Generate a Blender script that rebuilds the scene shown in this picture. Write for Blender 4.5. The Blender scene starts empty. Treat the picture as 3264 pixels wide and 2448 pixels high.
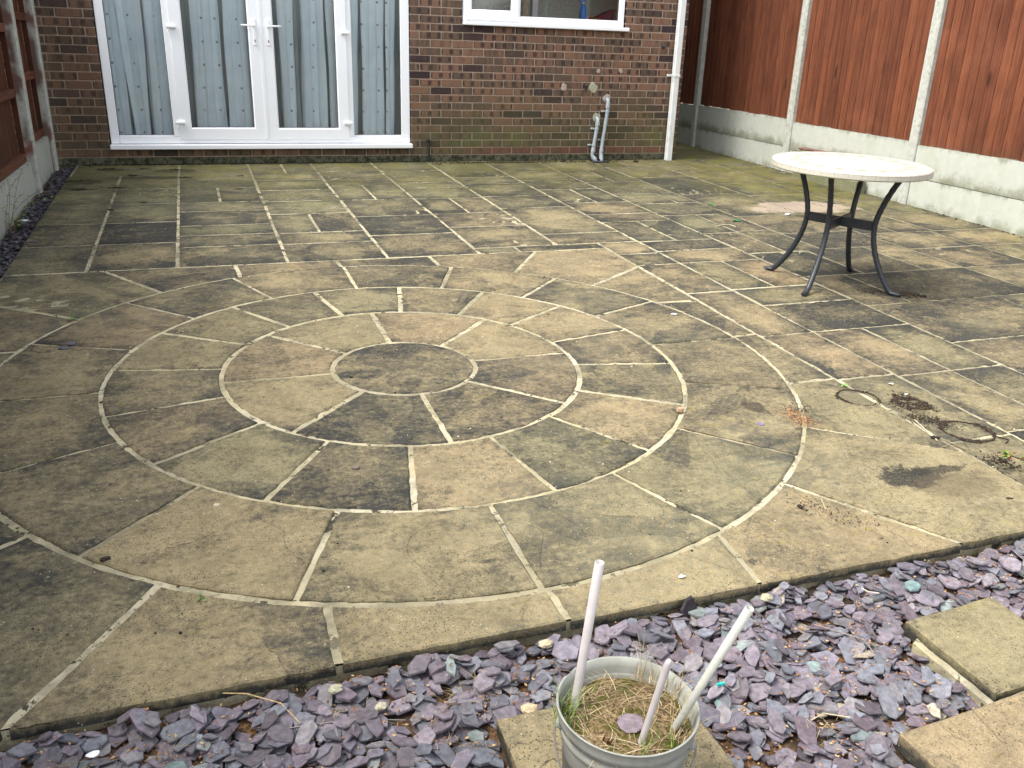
import bpy, math, random
from mathutils import Vector, Matrix
R0 = random.Random(7)
SC = bpy.context.scene
COL = SC.collection
PI = math.pi

# ---------------------------------------------------------------- camera, world, sun
cam = bpy.data.cameras.new('camera')
camo = bpy.data.objects.new('camera', cam); COL.objects.link(camo)
r_ = (0.9433449387, -0.3303581210, 0.0310457493)
d_ = (-0.0919287101, -0.3501077696, -0.9321875680)
f_ = (0.3188250914, 0.8765204285, -0.3606417884)
M = Matrix(((r_[0], -d_[0], -f_[0], -2.2039180), (r_[1], -d_[1], -f_[1], -9.0981328), (r_[2], -d_[2], -f_[2], 1.0639704), (0, 0, 0, 1)))
camo.matrix_world = M
cam.sensor_width = 36; cam.lens = 30.479; cam.clip_start = 0.05; cam.clip_end = 600
SC.camera = camo
SC.render.resolution_x = 1024; SC.render.resolution_y = 768
SUN_EL, SUN_AZ = 56, 268      # azimuth clockwise from +Y
w = bpy.data.worlds.new('World'); SC.world = w; w.use_nodes = True
nt = w.node_tree; nt.nodes.clear()
sky = nt.nodes.new('ShaderNodeTexSky'); sky.sky_type = 'NISHITA'; sky.sun_disc = False
sky.sun_elevation = math.radians(SUN_EL); sky.sun_rotation = math.radians(SUN_AZ)
sky.air_density = 1.0; sky.dust_density = 3.0; sky.ozone_density = 1.0
hs = nt.nodes.new('ShaderNodeHueSaturation'); hs.inputs['Saturation'].default_value = 0.32
bg = nt.nodes.new('ShaderNodeBackground'); bg.inputs['Strength'].default_value = 0.15
wo = nt.nodes.new('ShaderNodeOutputWorld')
nt.links.new(sky.outputs[0], hs.inputs['Color']); nt.links.new(hs.outputs[0], bg.inputs[0]); nt.links.new(bg.outputs[0], wo.inputs[0])
sl = bpy.data.lights.new('sun', 'SUN'); sl.energy = 1.2; sl.angle = math.radians(30); sl.color = (1, 0.96, 0.9)
so = bpy.data.objects.new('sun', sl); COL.objects.link(so)
e, a = math.radians(SUN_EL), math.radians(SUN_AZ)
so.rotation_euler = Vector((math.sin(a) * math.cos(e), math.cos(a) * math.cos(e), math.sin(e))).to_track_quat('Z', 'Y').to_euler()
SC.view_settings.view_transform = 'Standard'; SC.view_settings.look = 'None'
SC.view_settings.exposure = 1.62; SC.view_settings.gamma = 1

# ---------------------------------------------------------------- helpers
def tag(o, label=None, cat=None, group=None, kind=None):
    if label: o['label'] = label
    if cat: o['category'] = cat
    if group: o['group'] = group
    if kind: o['kind'] = kind
    return o
def empty(name, loc, label, cat, group=None, rz=0):
    o = bpy.data.objects.new(name, None); COL.objects.link(o); o.location = loc; o.rotation_euler = (0, 0, rz)
    o.empty_display_size = .1
    return tag(o, label, cat, group)
def mesh(name, V, F, m, parent=None, cols=None, uvs=None, smooth=False, mats=None):
    """V world (or parent-local) verts; linked as ONE object whose origin is the base centre when it has no parent"""
    off = Vector((0, 0, 0))
    if parent is None and V:
        xs = [v[0] for v in V]; ys = [v[1] for v in V]; zs = [v[2] for v in V]
        off = Vector(((min(xs) + max(xs)) / 2, (min(ys) + max(ys)) / 2, min(zs)))
    me = bpy.data.meshes.new(name)
    me.from_pydata([(v[0] - off[0], v[1] - off[1], v[2] - off[2]) for v in V], [], F); me.update()
    if m: me.materials.append(m)
    if cols:
        ca = me.color_attributes.new('tone', 'FLOAT_COLOR', 'POINT')
        ca.data.foreach_set('color', [c for q in cols for c in q])
    if uvs:
        ul = me.uv_layers.new(name='UVMap'); li = [0] * len(me.loops); me.loops.foreach_get('vertex_index', li)
        ul.data.foreach_set('uv', [c for i in li for c in uvs[i]])
    if smooth: me.polygons.foreach_set('use_smooth', [True] * len(me.polygons))
    o = bpy.data.objects.new(name, me); COL.objects.link(o); o.location = off
    if parent:
        o.parent = parent
    return o
class B:
    """collects shapes"""
    def __init__(s): s.V = []; s.F = []; s.C = []; s.U = []; s.c = (0, 0, 0, 0); s.T = None
    def v(s, p, u=(0, 0)):
        if s.T: p = s.T @ Vector(p)
        s.V.append(tuple(p)); s.C.append(s.c); s.U.append(u); return len(s.V) - 1
    def box(s, x0, x1, y0, y1, z0, z1, bev=0, uv=False):
        b = bev
        if b <= 0:
            i = [s.v((x, y, z), ((x if uv != 'y' else y), z)) for z in (z0, z1) for y in (y0, y1) for x in (x0, x1)]
            s.F += [(i[0], i[2], i[3], i[1]), (i[4], i[5], i[7], i[6]), (i[0], i[1], i[5], i[4]), (i[2], i[6], i[7], i[3]), (i[0], i[4], i[6], i[2]), (i[1], i[3], i[7], i[5])]
            return
        # chamfered box: 24 verts
        ids = {}
        for sx in (0, 1):
            for sy in (0, 1):
                for sz in (0, 1):
                    X = x1 if sx else x0; Y = y1 if sy else y0; Z = z1 if sz else z0
                    ix = X + (-b if sx else b); iy = Y + (-b if sy else b); iz = Z + (-b if sz else b)
                    for k, p in enumerate(((X, iy, iz), (ix, Y, iz), (ix, iy, Z))):
                        ids[sx, sy, sz, k] = s.v(p, ((p[0] if uv != 'y' else p[1]), p[2]))
        g = lambda *q: ids[q]
        s.F += [(g(0,0,0,0), g(0,0,1,0), g(0,1,1,0), g(0,1,0,0)), (g(1,0,0,0), g(1,1,0,0), g(1,1,1,0), g(1,0,1,0)),
                (g(0,0,0,1), g(1,0,0,1), g(1,0,1,1), g(0,0,1,1)), (g(0,1,0,1), g(0,1,1,1), g(1,1,1,1), g(1,1,0,1)),
                (g(0,0,0,2), g(0,1,0,2), g(1,1,0,2), g(1,0,0,2)), (g(0,0,1,2), g(1,0,1,2), g(1,1,1,2), g(0,1,1,2))]
        for sx in (0, 1):
            for sy in (0, 1):
                s.F.append((g(sx,sy,0,0), g(sx,sy,0,1), g(sx,sy,1,1), g(sx,sy,1,0)))
        for sx in (0, 1):
            for sz in (0, 1):
                s.F.append((g(sx,0,sz,0), g(sx,0,sz,2), g(sx,1,sz,2), g(sx,1,sz,0)))
        for sy in (0, 1):
            for sz in (0, 1):
                s.F.append((g(0,sy,sz,1), g(0,sy,sz,2), g(1,sy,sz,2), g(1,sy,sz,1)))
        for sx in (0, 1):
            for sy in (0, 1):
                for sz in (0, 1):
                    s.F.append((g(sx,sy,sz,0), g(sx,sy,sz,1), g(sx,sy,sz,2)))
    def tube(s, pts, rad, n=10, cap=True, flat=1.0):
        pts = [Vector(p) for p in pts]
        if not isinstance(rad, (list, tuple)): rad = [rad] * len(pts)
        rings = []; up = None
        for i, p in enumerate(pts):
            t = (pts[min(i + 1, len(pts) - 1)] - pts[max(i - 1, 0)]).normalized()
            if up is None:
                up = Vector((0, 0, 1)) if abs(t.z) < .9 else Vector((1, 0, 0))
            a = t.cross(up).normalized(); b = a.cross(t).normalized(); up = b
            rings.append([s.v(p + a * math.cos(2 * PI * k / n) * rad[i] + b * math.sin(2 * PI * k / n) * rad[i] * flat, (k / n, i)) for k in range(n)])
        for A, Bq in zip(rings, rings[1:]):
            for k in range(n): s.F.append((A[k], A[(k + 1) % n], Bq[(k + 1) % n], Bq[k]))
        if cap: s.F.append(tuple(reversed(rings[0]))); s.F.append(tuple(rings[-1]))
    def lathe(s, prof, n=32, c=(0, 0, 0), cap0=False, cap1=False, wob=None):
        rings = []
        for j, (r, z) in enumerate(prof):
            rings.append([s.v((c[0] + r * math.cos(2 * PI * k / n), c[1] + r * math.sin(2 * PI * k / n), c[2] + z + (wob(k / n, j) if wob else 0)), (k / n, z)) for k in range(n)])
        for A, Bq in zip(rings, rings[1:]):
            for k in range(n): s.F.append((A[k], A[(k + 1) % n], Bq[(k + 1) % n], Bq[k]))
        if cap0: s.F.append(tuple(reversed(rings[0])))
        if cap1: s.F.append(tuple(rings[-1]))
    def blob(s, c, r, sq=(1, 1, 1), rnd=R0, rough=.25, n=7, m=5):
        """irregular lump"""
        rings = []
        ph = rnd.random() * 6
        for i in range(1, m):
            t = PI * i / m
            rings.append([s.v((c[0] + r * sq[0] * math.sin(t) * math.cos(2 * PI * k / n + ph) * (1 + rough * (rnd.random() - .5) * 2),
                               c[1] + r * sq[1] * math.sin(t) * math.sin(2 * PI * k / n + ph) * (1 + rough * (rnd.random() - .5) * 2),
                               c[2] + r * sq[2] * math.cos(t) * (1 + rough * (rnd.random() - .5)))) for k in range(n)])
        top = s.v((c[0], c[1], c[2] + r * sq[2])); bot = s.v((c[0], c[1], c[2] - r * sq[2]))
        for k in range(n):
            s.F.append((top, rings[0][k], rings[0][(k + 1) % n])); s.F.append((bot, rings[-1][(k + 1) % n], rings[-1][k]))
        for A, Bq in zip(rings, rings[1:]):
            for k in range(n): s.F.append((A[k], Bq[k], Bq[(k + 1) % n], A[(k + 1) % n]))
    def build(s, name, m, parent=None, smooth=False, cols=False, uvs=False):
        return mesh(name, s.V, s.F, m, parent, s.C if cols else None, s.U if uvs else None, smooth)

SLOPE = 0.0284
def gz(x, y): return -0.0718 + SLOPE * y          # top of the paving falls away from the house

# ---------------------------------------------------------------- materials
class N:
    def __init__(s, name):
        s.m = bpy.data.materials.new(name); s.m.use_nodes = True; s.t = s.m.node_tree; s.n = s.t.nodes
        s.p = s.n['Principled BSDF']; s.out = s.n['Material Output']
    def link(s, a, b): s.t.links.new(a, b)
    def set(s, sock, v):
        if hasattr(v, 'is_output') or isinstance(v, bpy.types.NodeSocket): s.link(v, sock)
        else: sock.default_value = v
    def attr(s, name='tone'):
        a = s.n.new('ShaderNodeAttribute'); a.attribute_name = name
        sp = s.n.new('ShaderNodeSeparateColor'); s.link(a.outputs['Color'], sp.inputs[0])
        return sp.outputs[0], sp.outputs[1], sp.outputs[2], a.outputs['Alpha']
    def pos(s): return s.n.new('ShaderNodeNewGeometry').outputs['Position']
    def uv(s): return s.n.new('ShaderNodeTexCoord').outputs['UV']
    def obj(s): return s.n.new('ShaderNodeTexCoord').outputs['Object']
    def sep(s, v):
        q = s.n.new('ShaderNodeSeparateXYZ'); s.link(v, q.inputs[0]); return q.outputs[0], q.outputs[1], q.outputs[2]
    def comb(s, x, y, z):
        q = s.n.new('ShaderNodeCombineXYZ')
        for i, k in enumerate((x, y, z)): s.set(q.inputs[i], k)
        return q.outputs[0]
    def vm(s, op, a, b=None):
        q = s.n.new('ShaderNodeVectorMath'); q.operation = op; s.set(q.inputs[0], a)
        if b is not None: s.set(q.inputs[1], b)
        return q.outputs['Value'] if op in ('LENGTH', 'DOT_PRODUCT') else q.outputs[0]
    def ma(s, op, a, b=None, c=None, clamp=False):
        q = s.n.new('ShaderNodeMath'); q.operation = op; q.use_clamp = clamp; s.set(q.inputs[0], a)
        if b is not None: s.set(q.inputs[1], b)
        if c is not None: s.set(q.inputs[2], c)
        return q.outputs[0]
    def add(s, a, b): return s.ma('ADD', a, b)
    def mul(s, a, b): return s.ma('MULTIPLY', a, b)
    def mr(s, v, a, b, c=0., d=1., smooth=True):
        q = s.n.new('ShaderNodeMapRange'); q.interpolation_type = 'SMOOTHSTEP' if smooth else 'LINEAR'
        s.set(q.inputs['Value'], v)
        for k, x in zip(('From Min', 'From Max', 'To Min', 'To Max'), (a, b, c, d)): s.set(q.inputs[k], x)
        return q.outputs[0]
    def noise(s, vec, scale, detail=4, rough=.55, dist=0., out='Fac'):
        q = s.n.new('ShaderNodeTexNoise'); s.link(vec, q.inputs['Vector']); q.inputs['Scale'].default_value = scale
        q.inputs['Detail'].default_value = detail; q.inputs['Roughness'].default_value = rough; q.inputs['Distortion'].default_value = dist
        return q.outputs[out]
    def vor(s, vec, scale, feature='F1', out='Distance'):
        q = s.n.new('ShaderNodeTexVoronoi'); q.feature = feature; s.link(vec, q.inputs['Vector']); q.inputs['Scale'].default_value = scale
        return q.outputs[out]
    def mix(s, f, a, b, mode='MIX'):
        q = s.n.new('ShaderNodeMix'); q.data_type = 'RGBA'; q.blend_type = mode
        s.set(q.inputs[0], f)
        for k, v in ((6, a), (7, b)):
            if isinstance(v, tuple): v = (*v[:3], 1)
            s.set(q.inputs[k], v)
        return q.outputs[2]
    def bump(s, h, strength=.4, dist=.002, prev=None):
        q = s.n.new('ShaderNodeBump'); q.inputs['Strength'].default_value = strength; q.inputs['Distance'].default_value = dist
        s.link(h, q.inputs['Height'])
        if prev is not None: s.link(prev, q.inputs['Normal'])
        return q.outputs[0]
    def done(s, col=None, rough=.8, bump=None, spec=.3, **kw):
        if col is not None: s.set(s.p.inputs['Base Color'], (*col[:3], 1) if isinstance(col, tuple) else col)
        s.set(s.p.inputs['Roughness'], rough); s.p.inputs['Specular IOR Level'].default_value = spec
        if bump is not None: s.link(bump, s.p.inputs['Normal'])
        for k, v in kw.items(): s.set(s.p.inputs[k.replace('_', ' ')], v)
        return s.m

def m_plain(name, col, rough=.6, var=.15, scale=40, bump=.15, spec=.4, dirt=0., dirtcol=(.1, .09, .06)):
    n = N(name); P = n.pos()
    a = n.noise(P, scale, 5)
    c = n.mix(n.mr(a, .3, .7), tuple(x * (1 - var) for x in col), tuple(min(1, x * (1 + var)) for x in col))
    if dirt > 0:
        d = n.mr(n.noise(P, scale * .35, 6, .65), .62 - dirt * .25, .78)
        c = n.mix(n.mul(d, min(1, .4 + dirt)), c, dirtcol)
    return n.done(c, rough, n.bump(a, bump, .001), spec)

def stone_material(name, edgepatch=True):
    n = N(name); P = n.pos(); dk, hue, patch, seed = n.attr()
    off = n.vm('SCALE', n.comb(1., .7, .3)); off.node.inputs['Scale'].default_value = 1
    q = off.node; n.link(n.mul(seed, 31.), q.inputs['Scale'])
    Q = n.vm('ADD', P, off)
    big = n.noise(Q, 2.6, 7, .6, .7)
    mid = n.noise(Q, 9., 8, .65, .3)
    fine = n.noise(Q, 60., 6, .7)
    grain = n.noise(P, 330., 3, .7)
    st = n.noise(n.vm('MULTIPLY', Q, (3.5, 17., 3.)), 1., 7, .65, 1.1)      # bedding streaks
    U = n.uv(); d = n.vm('LENGTH', U)
    inner = n.mr(n.add(d, n.mul(n.add(n.mul(big, .6), n.mul(st, .7)), 1.5)), 1.35, 1.95, 1., 0.)
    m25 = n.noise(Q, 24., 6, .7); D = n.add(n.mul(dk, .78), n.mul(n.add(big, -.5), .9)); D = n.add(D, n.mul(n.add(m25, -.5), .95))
    D = n.add(D, n.mul(n.add(mid, -.5), 1.35)); D = n.add(D, n.mul(n.add(fine, -.5), 1.35))
    D = n.add(D, n.mul(n.add(st, -.5), .55))
    D = n.add(D, n.mul(n.mul(inner, patch), -.42))
    edge = n.mr(n.add(d, n.mul(mid, .5)), 1.05, 1.45)
    D = n.add(D, n.mul(edge, .2))
    lay = n.mr(n.noise(n.vm('ADD', Q, (3.3, 1.7, 0.)), 1.7, 6, .5, 1.2), .515, .528); D = n.add(D, n.mul(n.add(lay, -.5), .24)); D = n.mr(D, -.04, .84, smooth=False)
    warm = n.mix(n.mr(hue, .0, .5, smooth=False), (.225, .215, .135), (.315, .265, .165))
    warm = n.mix(n.mr(hue, .5, 1., smooth=False), warm, (.325, .248, .162))
    iron = n.mr(n.noise(Q, 4.5, 5, .6, 1.5), .62, .74)
    warm = n.mix(n.mul(iron, .22), warm, (.32, .18, .08))
    wv = n.add(n.mul(n.noise(Q, 6., 6, .65, .6), .5), n.mul(n.noise(Q, 42., 5, .7), .5)); warm = n.mix(n.mr(wv, .36, .64), n.mix(1., warm, (.70, .69, .66), 'MULTIPLY'), n.mix(1., warm, (1.16, 1.13, 1.06), 'MULTIPLY'))
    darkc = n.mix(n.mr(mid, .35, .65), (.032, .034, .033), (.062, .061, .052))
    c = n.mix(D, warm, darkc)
    # lichen and algae stains
    x, y, z = n.sep(P)
    near = n.mr(n.add(y, n.mul(big, 1.6)), -2.0, .9)
    right = n.mul(n.mr(n.add(x, n.mul(big, .9)), 2.3, 3.6), n.mr(n.add(y, n.mul(mid, .8)), -3.4, -1.6))
    right2 = n.mul(n.mr(x, 3.2, 3.9), n.mr(n.noise(P, 3., 4), .35, .6))
    g = n.ma('MAXIMUM', n.mul(near, .62), n.ma('MAXIMUM', n.mul(right, .8), n.mul(right2, .6)))
    g = n.mul(g, n.mr(n.noise(Q, 5., 6), .3, .62))
    c = n.mix(g, c, (.155, .145, .035))
    lich = n.mul(n.mr(n.noise(P, 26., 4, .6), .62, .70), n.mr(n.noise(P, .9, 2), .5, .62))
    c = n.mix(n.mul(lich, .55), c, (.33, .27, .06))
    pale = n.mul(n.mr(n.noise(P, 1.2, 3), .55, .68), n.mr(fine, .5, .62))
    c = n.mix(n.mul(pale, .45), c, (.27, .28, .2))
    # grit, pits, white droppings and lichen specks
    c = n.mix(n.mul(n.mr(fine, .56, .68), .5), c, (.05, .048, .042))
    c = n.mix(n.mul(n.mr(fine, .44, .30), .42), c, (.36, .31, .21))
    sp = n.vor(P, 55., out='Distance'); c = n.mix(n.mul(n.mr(sp, .11, .07), n.mr(n.noise(P, 7., 2), .56, .6)), c, (.6, .6, .52))
    sp2 = n.vor(Q, 120., out='Distance'); c = n.mix(n.mul(n.mr(sp2, .27, .14), n.mr(n.noise(P, 5., 2), .40, .55)), c, (.04, .038, .03))
    c = n.mix(n.mul(n.mr(grain, .3, .7), .55), n.mix(1., c, (.56, .56, .56), 'MULTIPLY'), n.mix(1., c, (1.42, 1.40, 1.34), 'MULTIPLY'))
    def spot(cx, cy, rx, ry, col, f, sc=9.):
        dx = n.mul(n.add(x, -cx), 1 / rx); dy = n.mul(n.add(y, -cy), 1 / ry)
        dd = n.add(n.ma('SQRT', n.add(n.mul(dx, dx), n.mul(dy, dy))), n.mul(n.add(n.noise(P, sc, 7, .75), -.5), 2.6))
        return n.mix(n.mul(n.mr(dd, 1.05, .75), n.mul(n.mr(n.noise(P, 130., 3, .7), .38, .54, .65, 1.), f)), c, col)
    c = spot(-.175, -6.395, .05, .085, (.03, .026, .022), .75)
    c = spot(.01, -7.05, .125, .075, (.026, .026, .024), .95, 14.); c = spot(.13, -7.03, .13, .03, (.03, .03, .025), .9, 14.); c = spot(.14, -7.14, .17, .10, (.09, .07, .045), .55, 22.)
    c = spot(.49, -6.52, .09, .09, (.06, .05, .035), .6, 20.); c = spot(.315, -6.415, .1, .1, (.09, .08, .06), .5, 20.)
    c = spot(1.62, -5.12, .2, .1, (.05, .045, .035), .7, 14.); c = spot(.36, -.9, .22, .13, (.035, .035, .02), .8, 14.)
    for (mx, my, a_, b_) in ((-3.15, -.9, .2, .13), (-2.95, -.3, .16, .08), (-2.4, -.4, .2, .1), (-3.1, -1.25, .14, .06), (-2.6, -.75, .35, .08), (.9, -.1, .7, .06)): c = spot(mx, my, a_, b_, (.03, .027, .015), .75, 9.)
    c = spot(2.75, -2.75, .55, .25, (.42, .34, .27), .6, 4.)
    ledge = n.mr(n.noise(Q, 3.2, 3, .5, .9), .485, .5)     # riven steps
    lc = n.mr(n.ma('ABSOLUTE', n.add(n.noise(n.vm('ADD', Q, (3.3, 1.7, 0.)), 1.7, 6, .5, 1.2), -.521)), .0028, .0008); lc = n.mul(lc, n.mr(n.noise(Q, 2.7, 3), .53, .6)); c = n.mix(n.mul(lc, .7), c, (.035, .03, .024))
    h = n.add(n.add(n.mul(ledge, .9), n.mul(mid, .9)), n.add(n.mul(fine, .45), n.mul(grain, .12)))
    return n.done(c, n.mr(D, 0., 1., .9, .74), n.bump(h, .75, .004), .12)
M_STONE = stone_material('riven_sandstone')

def mortar_material():
    n = N('jointing_mortar'); P = n.pos()
    a = n.noise(P, 3.5, 4, .6); b = n.noise(P, 45., 6, .7); c0 = n.noise(P, 200., 3)
    c = n.mix(n.mr(a, .35, .6), (.50, .45, .315), (.43, .38, .235))
    c = n.mix(n.mul(n.mr(b, .50, .70), .6), c, (.2, .18, .13)); c = n.mix(n.mul(n.mr(n.noise(P, 5., 5, .7), .52, .66), .6), c, (.16, .15, .11))
    x, y, z = n.sep(P)
    moss = n.mul(n.mr(n.noise(P, 6., 5), .52, .62), n.mr(y, -5., -1., .35, 1.))
    c = n.mix(moss, c, (.035, .035, .015))
    hole = n.ma('MAXIMUM', n.mr(n.noise(P, 13., 5, .75), .575, .61), n.mr(n.noise(P, 34., 4, .7), .61, .66))
    c = n.mix(n.mul(hole, .9), c, (.02, .018, .013))
    far = n.ma('MAXIMUM', n.mr(n.add(x, n.mul(a, 2.)), 1.6, 3.2), n.mr(n.add(y, n.mul(a, 2.)), -1.6, .6)); c = n.mix(n.mul(far, n.mr(n.noise(P, 4., 4), .35, .6, .45, .95)), c, (.14, .13, .075)); c = n.mix(n.mul(n.mr(n.noise(P, 1.9, 4, .6), .47, .6), .55), c, (.2, .18, .12))
    return n.done(c, .95, n.bump(n.add(b, n.mul(c0, .4)), .9, .006), .15)
M_MORTAR = mortar_material()

def brick_material():
    n = N('multi_red_brick'); P = n.pos(); r, g, b, seed = n.attr(); U = n.uv(); u, v, _ = n.sep(U)
    sd = n.mul(seed, 57.)
    uu = n.comb(n.add(n.mul(u, 17.), sd), n.mul(v, 3.), sd)
    band = n.noise(uu, 1., 3, .6, .2)
    soft = n.noise(n.vm('MULTIPLY', P, (60., 60., 30.)), 1., 5, .6)
    fine = n.noise(P, 300., 4, .7)
    c = n.mix(n.mr(n.add(band, n.mul(n.add(r, -.5), .35)), .38, .62), (.10, .068, .047), (.20, .108, .068))
    c = n.mix(n.mul(n.mr(n.noise(uu, 2.1, 2), .55, .68), .6), c, (.19, .115, .075))
    kiss = n.ma('COSINE', n.add(n.mul(u, 2 * PI / .1075), n.mul(n.mr(g, 0., 1., -.5, .5, False), 2.)))
    km = n.mul(n.mr(n.add(kiss, n.mul(n.add(soft, -.5), 1.3)), .15, .5), n.mr(n.ma('ABSOLUTE', v), .018, .028, 1., 0.))
    km = n.mul(km, n.mr(n.add(g, n.mul(band, .45)), .55, .72))
    c = n.mix(n.mul(km, .82), c, (.035, .024, .024))
    c = n.mix(n.mr(r, .16, .02), c, (.04, .025, .026))
    x, y, z = n.sep(P)
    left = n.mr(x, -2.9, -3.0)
    c = n.mix(n.mul(left, .45), c, (.05, .034, .024))  # bricks left of the doors: browner, with the dim corner's shade painted in
    an = n.noise(P, 2.2, 5, .6)
    alg = n.mul(n.mr(n.add(z, n.mul(an, .7)), 1.15, .45), n.mr(x, -.3, .4, .35, 1.))
    c = n.mix(n.mul(alg, .66), c, (.082, .078, .032))
    redlow = n.mul(n.mul(n.mr(z, .075, .06), n.mr(x, .3, .8)), n.mr(band, .3, .6))
    c = n.mix(n.mul(redlow, .6), c, (.18, .055, .045))
    gl = n.mul(n.mul(n.mr(z, .34, .2), n.mr(z, .05, .12)), n.mr(n.noise(P, 3.1, 4), .47, .62))
    c = n.mix(n.mul(n.mul(gl, .5), n.mr(x, -.1, .1)), c, (.10, .12, .035))
    bot = n.mix(n.mr(n.noise(P, 14., 6, .7), .4, .62), (.11, .105, .07), (.022, .026, .012))
    c = n.mix(b, c, bot)
    c = n.mix(n.mul(n.mr(soft, .55, .75), .3), c, (.34, .27, .2))
    c = n.mix(n.mr(fine, .3, .7), n.mix(1., c, (.8, .8, .8), 'MULTIPLY'), n.mix(1., c, (1.2, 1.2, 1.2), 'MULTIPLY'))
    return n.done(c, .85, n.bump(n.add(soft, n.mul(fine, .4)), .5, .0025), .25)
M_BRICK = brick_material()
def wallmortar():
    n = N('wall_mortar'); P = n.pos(); x, y, z = n.sep(P); a = n.noise(P, 60., 5); c = n.mix(n.mr(a, .3, .7), (.33, .25, .19), (.43, .335, .26))
    c = n.mix(n.mul(n.mr(x, -2.9, -3.), .35), c, (.13, .105, .06))  # shade of the left corner painted into the mortar as well
    an = n.noise(P, 2.2, 5, .6)
    c = n.mix(n.mul(n.mr(n.add(z, n.mul(an, .7)), 1.0, .4), .35), c, (.14, .115, .06))
    c = n.mix(n.mr(n.add(z, n.mul(n.noise(P, 14., 6), .06)), .03, .0), c, (.06, .06, .035))
    return n.done(c, .95, n.bump(a, .5, .003), .1)
M_WMORTAR = wallmortar()

def concrete_material(name, base=(.43, .445, .385)):
    n = N(name); P = n.pos(); u, v, _ = n.sep(n.uv())     # v: 0 bottom .. 1 top
    a = n.noise(P, 14., 6, .6); f = n.noise(P, 160., 4, .7)
    x, y, z = n.sep(P)
    st = n.noise(n.comb(n.mul(x, 13.), n.mul(y, 13.), n.mul(z, 1.6)), 1., 5, .65)
    c = n.mix(n.mr(a, .3, .7), tuple(k * .92 for k in base), base)
    c = n.mix(n.mul(n.mr(st, .48, .76), .3), c, (.33, .34, .26))
    top = n.mr(n.add(v, n.mul(n.add(st, -.5), .7)), .90, 1.12)
    c = n.mix(n.mul(top, .6), c, (.12, .12, .08))
    bot = n.mr(n.add(v, n.mul(n.add(n.noise(P, 7., 6, .65), -.5), .9)), .42, -.05)
    c = n.mix(n.mul(bot, .75), c, (.12, .125, .065))
    gr = n.mul(n.mr(n.noise(P, 4., 5), .55, .7), .12); c = n.mix(gr, c, (.2, .25, .1))
    pit = n.mul(n.mr(n.noise(P, 38., 5, .7), .64, .7), .6); c = n.mix(pit, c, (.07, .07, .05))
    return n.done(c, .9, n.bump(n.add(a, n.mul(f, .5)), .35, .003), .2)
M_CONC = concrete_material('weathered_concrete')
def post_material(name, red=False):
    n = N(name); P = n.pos(); x, y, z = n.sep(P)
    a = n.noise(P, 20., 6, .65); f = n.noise(P, 180., 3)
    c = n.mix(n.mr(a, .35, .65), (.35, .355, .31), (.45, .46, .41))
    c = n.mix(n.mul(n.mr(n.noise(P, 30., 5, .7), .55, .66), .5), c, (.15, .15, .1))
    if red:   # smears of fence stain by the rails
        ws = None
        for zc in (.21, .72, 1.17, 1.6):
            k = n.mr(n.ma('ABSOLUTE', n.add(n.add(z, -zc), n.mul(n.add(n.noise(P, 9., 4), -.5), .16))), .015, .075, 1., 0.)
            ws = k if ws is None else n.ma('MAXIMUM', ws, k)
        c = n.mix(n.mul(ws, n.mr(x, -3.402, -3.425, .0, .85)), c, (.16, .03, .018))
        c = n.mix(n.mul(n.mr(x, -3.415, -3.45), n.mr(n.noise(P, 5., 5), .4, .6)), c, (.13, .085, .07))
    return n.done(c, .9, n.bump(n.add(a, f), .3, .002), .2)
M_POST = post_material('post_concrete'); M_POSTR = post_material('stained_post_concrete', True)
def wood_material(name, ca, cb, vertical=True):
    n = N(name); P = n.pos(); r, g, b, seed = n.attr(); x, y, z = n.sep(P)
    sd = n.mul(seed, 41.)
    V = n.comb(n.add(n.mul(x, 26.), sd), n.mul(y, 26.), n.mul(z, 1.1)) if vertical else n.comb(n.add(n.mul(x, 26.), sd), n.mul(y, 1.1), n.mul(z, 26.))
    g1 = n.noise(V, 1., 7, .65, .8); g2 = n.noise(n.vm('SCALE', V), 5., 5, .7)
    g2.node.inputs['Vector'].links[0].from_node.inputs['Scale'].default_value = 1.
    pat = n.noise(n.comb(n.add(x, sd), y, z), 3.2, 5)
    c = n.mix(n.mr(n.add(g1, n.mul(n.add(r, -.5), .26)), .28, .74), ca, cb)
    c = n.mix(n.mul(n.mr(pat, .5, .7), .35), c, tuple(k * .5 for k in ca))
    g3 = n.noise(n.comb(n.add(n.mul(x, 110.), sd), n.mul(y, 110.), n.mul(z, 3.2)) if vertical else n.comb(n.add(n.mul(x, 110.), sd), n.mul(y, 3.2), n.mul(z, 110.)), 1., 5, .7)
    c = n.mix(n.mr(g3, .32, .68), n.mix(1., c, (.62, .6, .58), 'MULTIPLY'), n.mix(1., c, (1.3, 1.3, 1.25), 'MULTIPLY'))
    c = n.mix(n.mul(n.mr(n.noise(P, 1.4, 5, .6), .5, .68), .3), c, tuple(k * 1.5 + .01 for k in cb))
    kn = n.vor(n.comb(n.add(n.mul(x, 3.), sd), n.mul(y, 7.), n.mul(z, 1.7)), 1., out='Distance')
    c = n.mix(n.mul(n.mr(kn, .17, .06), .85), c, tuple(k * .25 for k in ca))
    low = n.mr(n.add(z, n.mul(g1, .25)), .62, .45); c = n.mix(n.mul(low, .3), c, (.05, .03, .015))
    return n.done(c, .78, n.bump(n.add(g1, n.mul(g2, .5)), .55, .003), .25)
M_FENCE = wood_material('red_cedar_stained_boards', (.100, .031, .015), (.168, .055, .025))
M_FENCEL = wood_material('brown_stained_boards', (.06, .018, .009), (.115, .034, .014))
M_RAIL = wood_material('brown_stained_rails', (.085, .026, .014), (.17, .058, .028), False)

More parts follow.
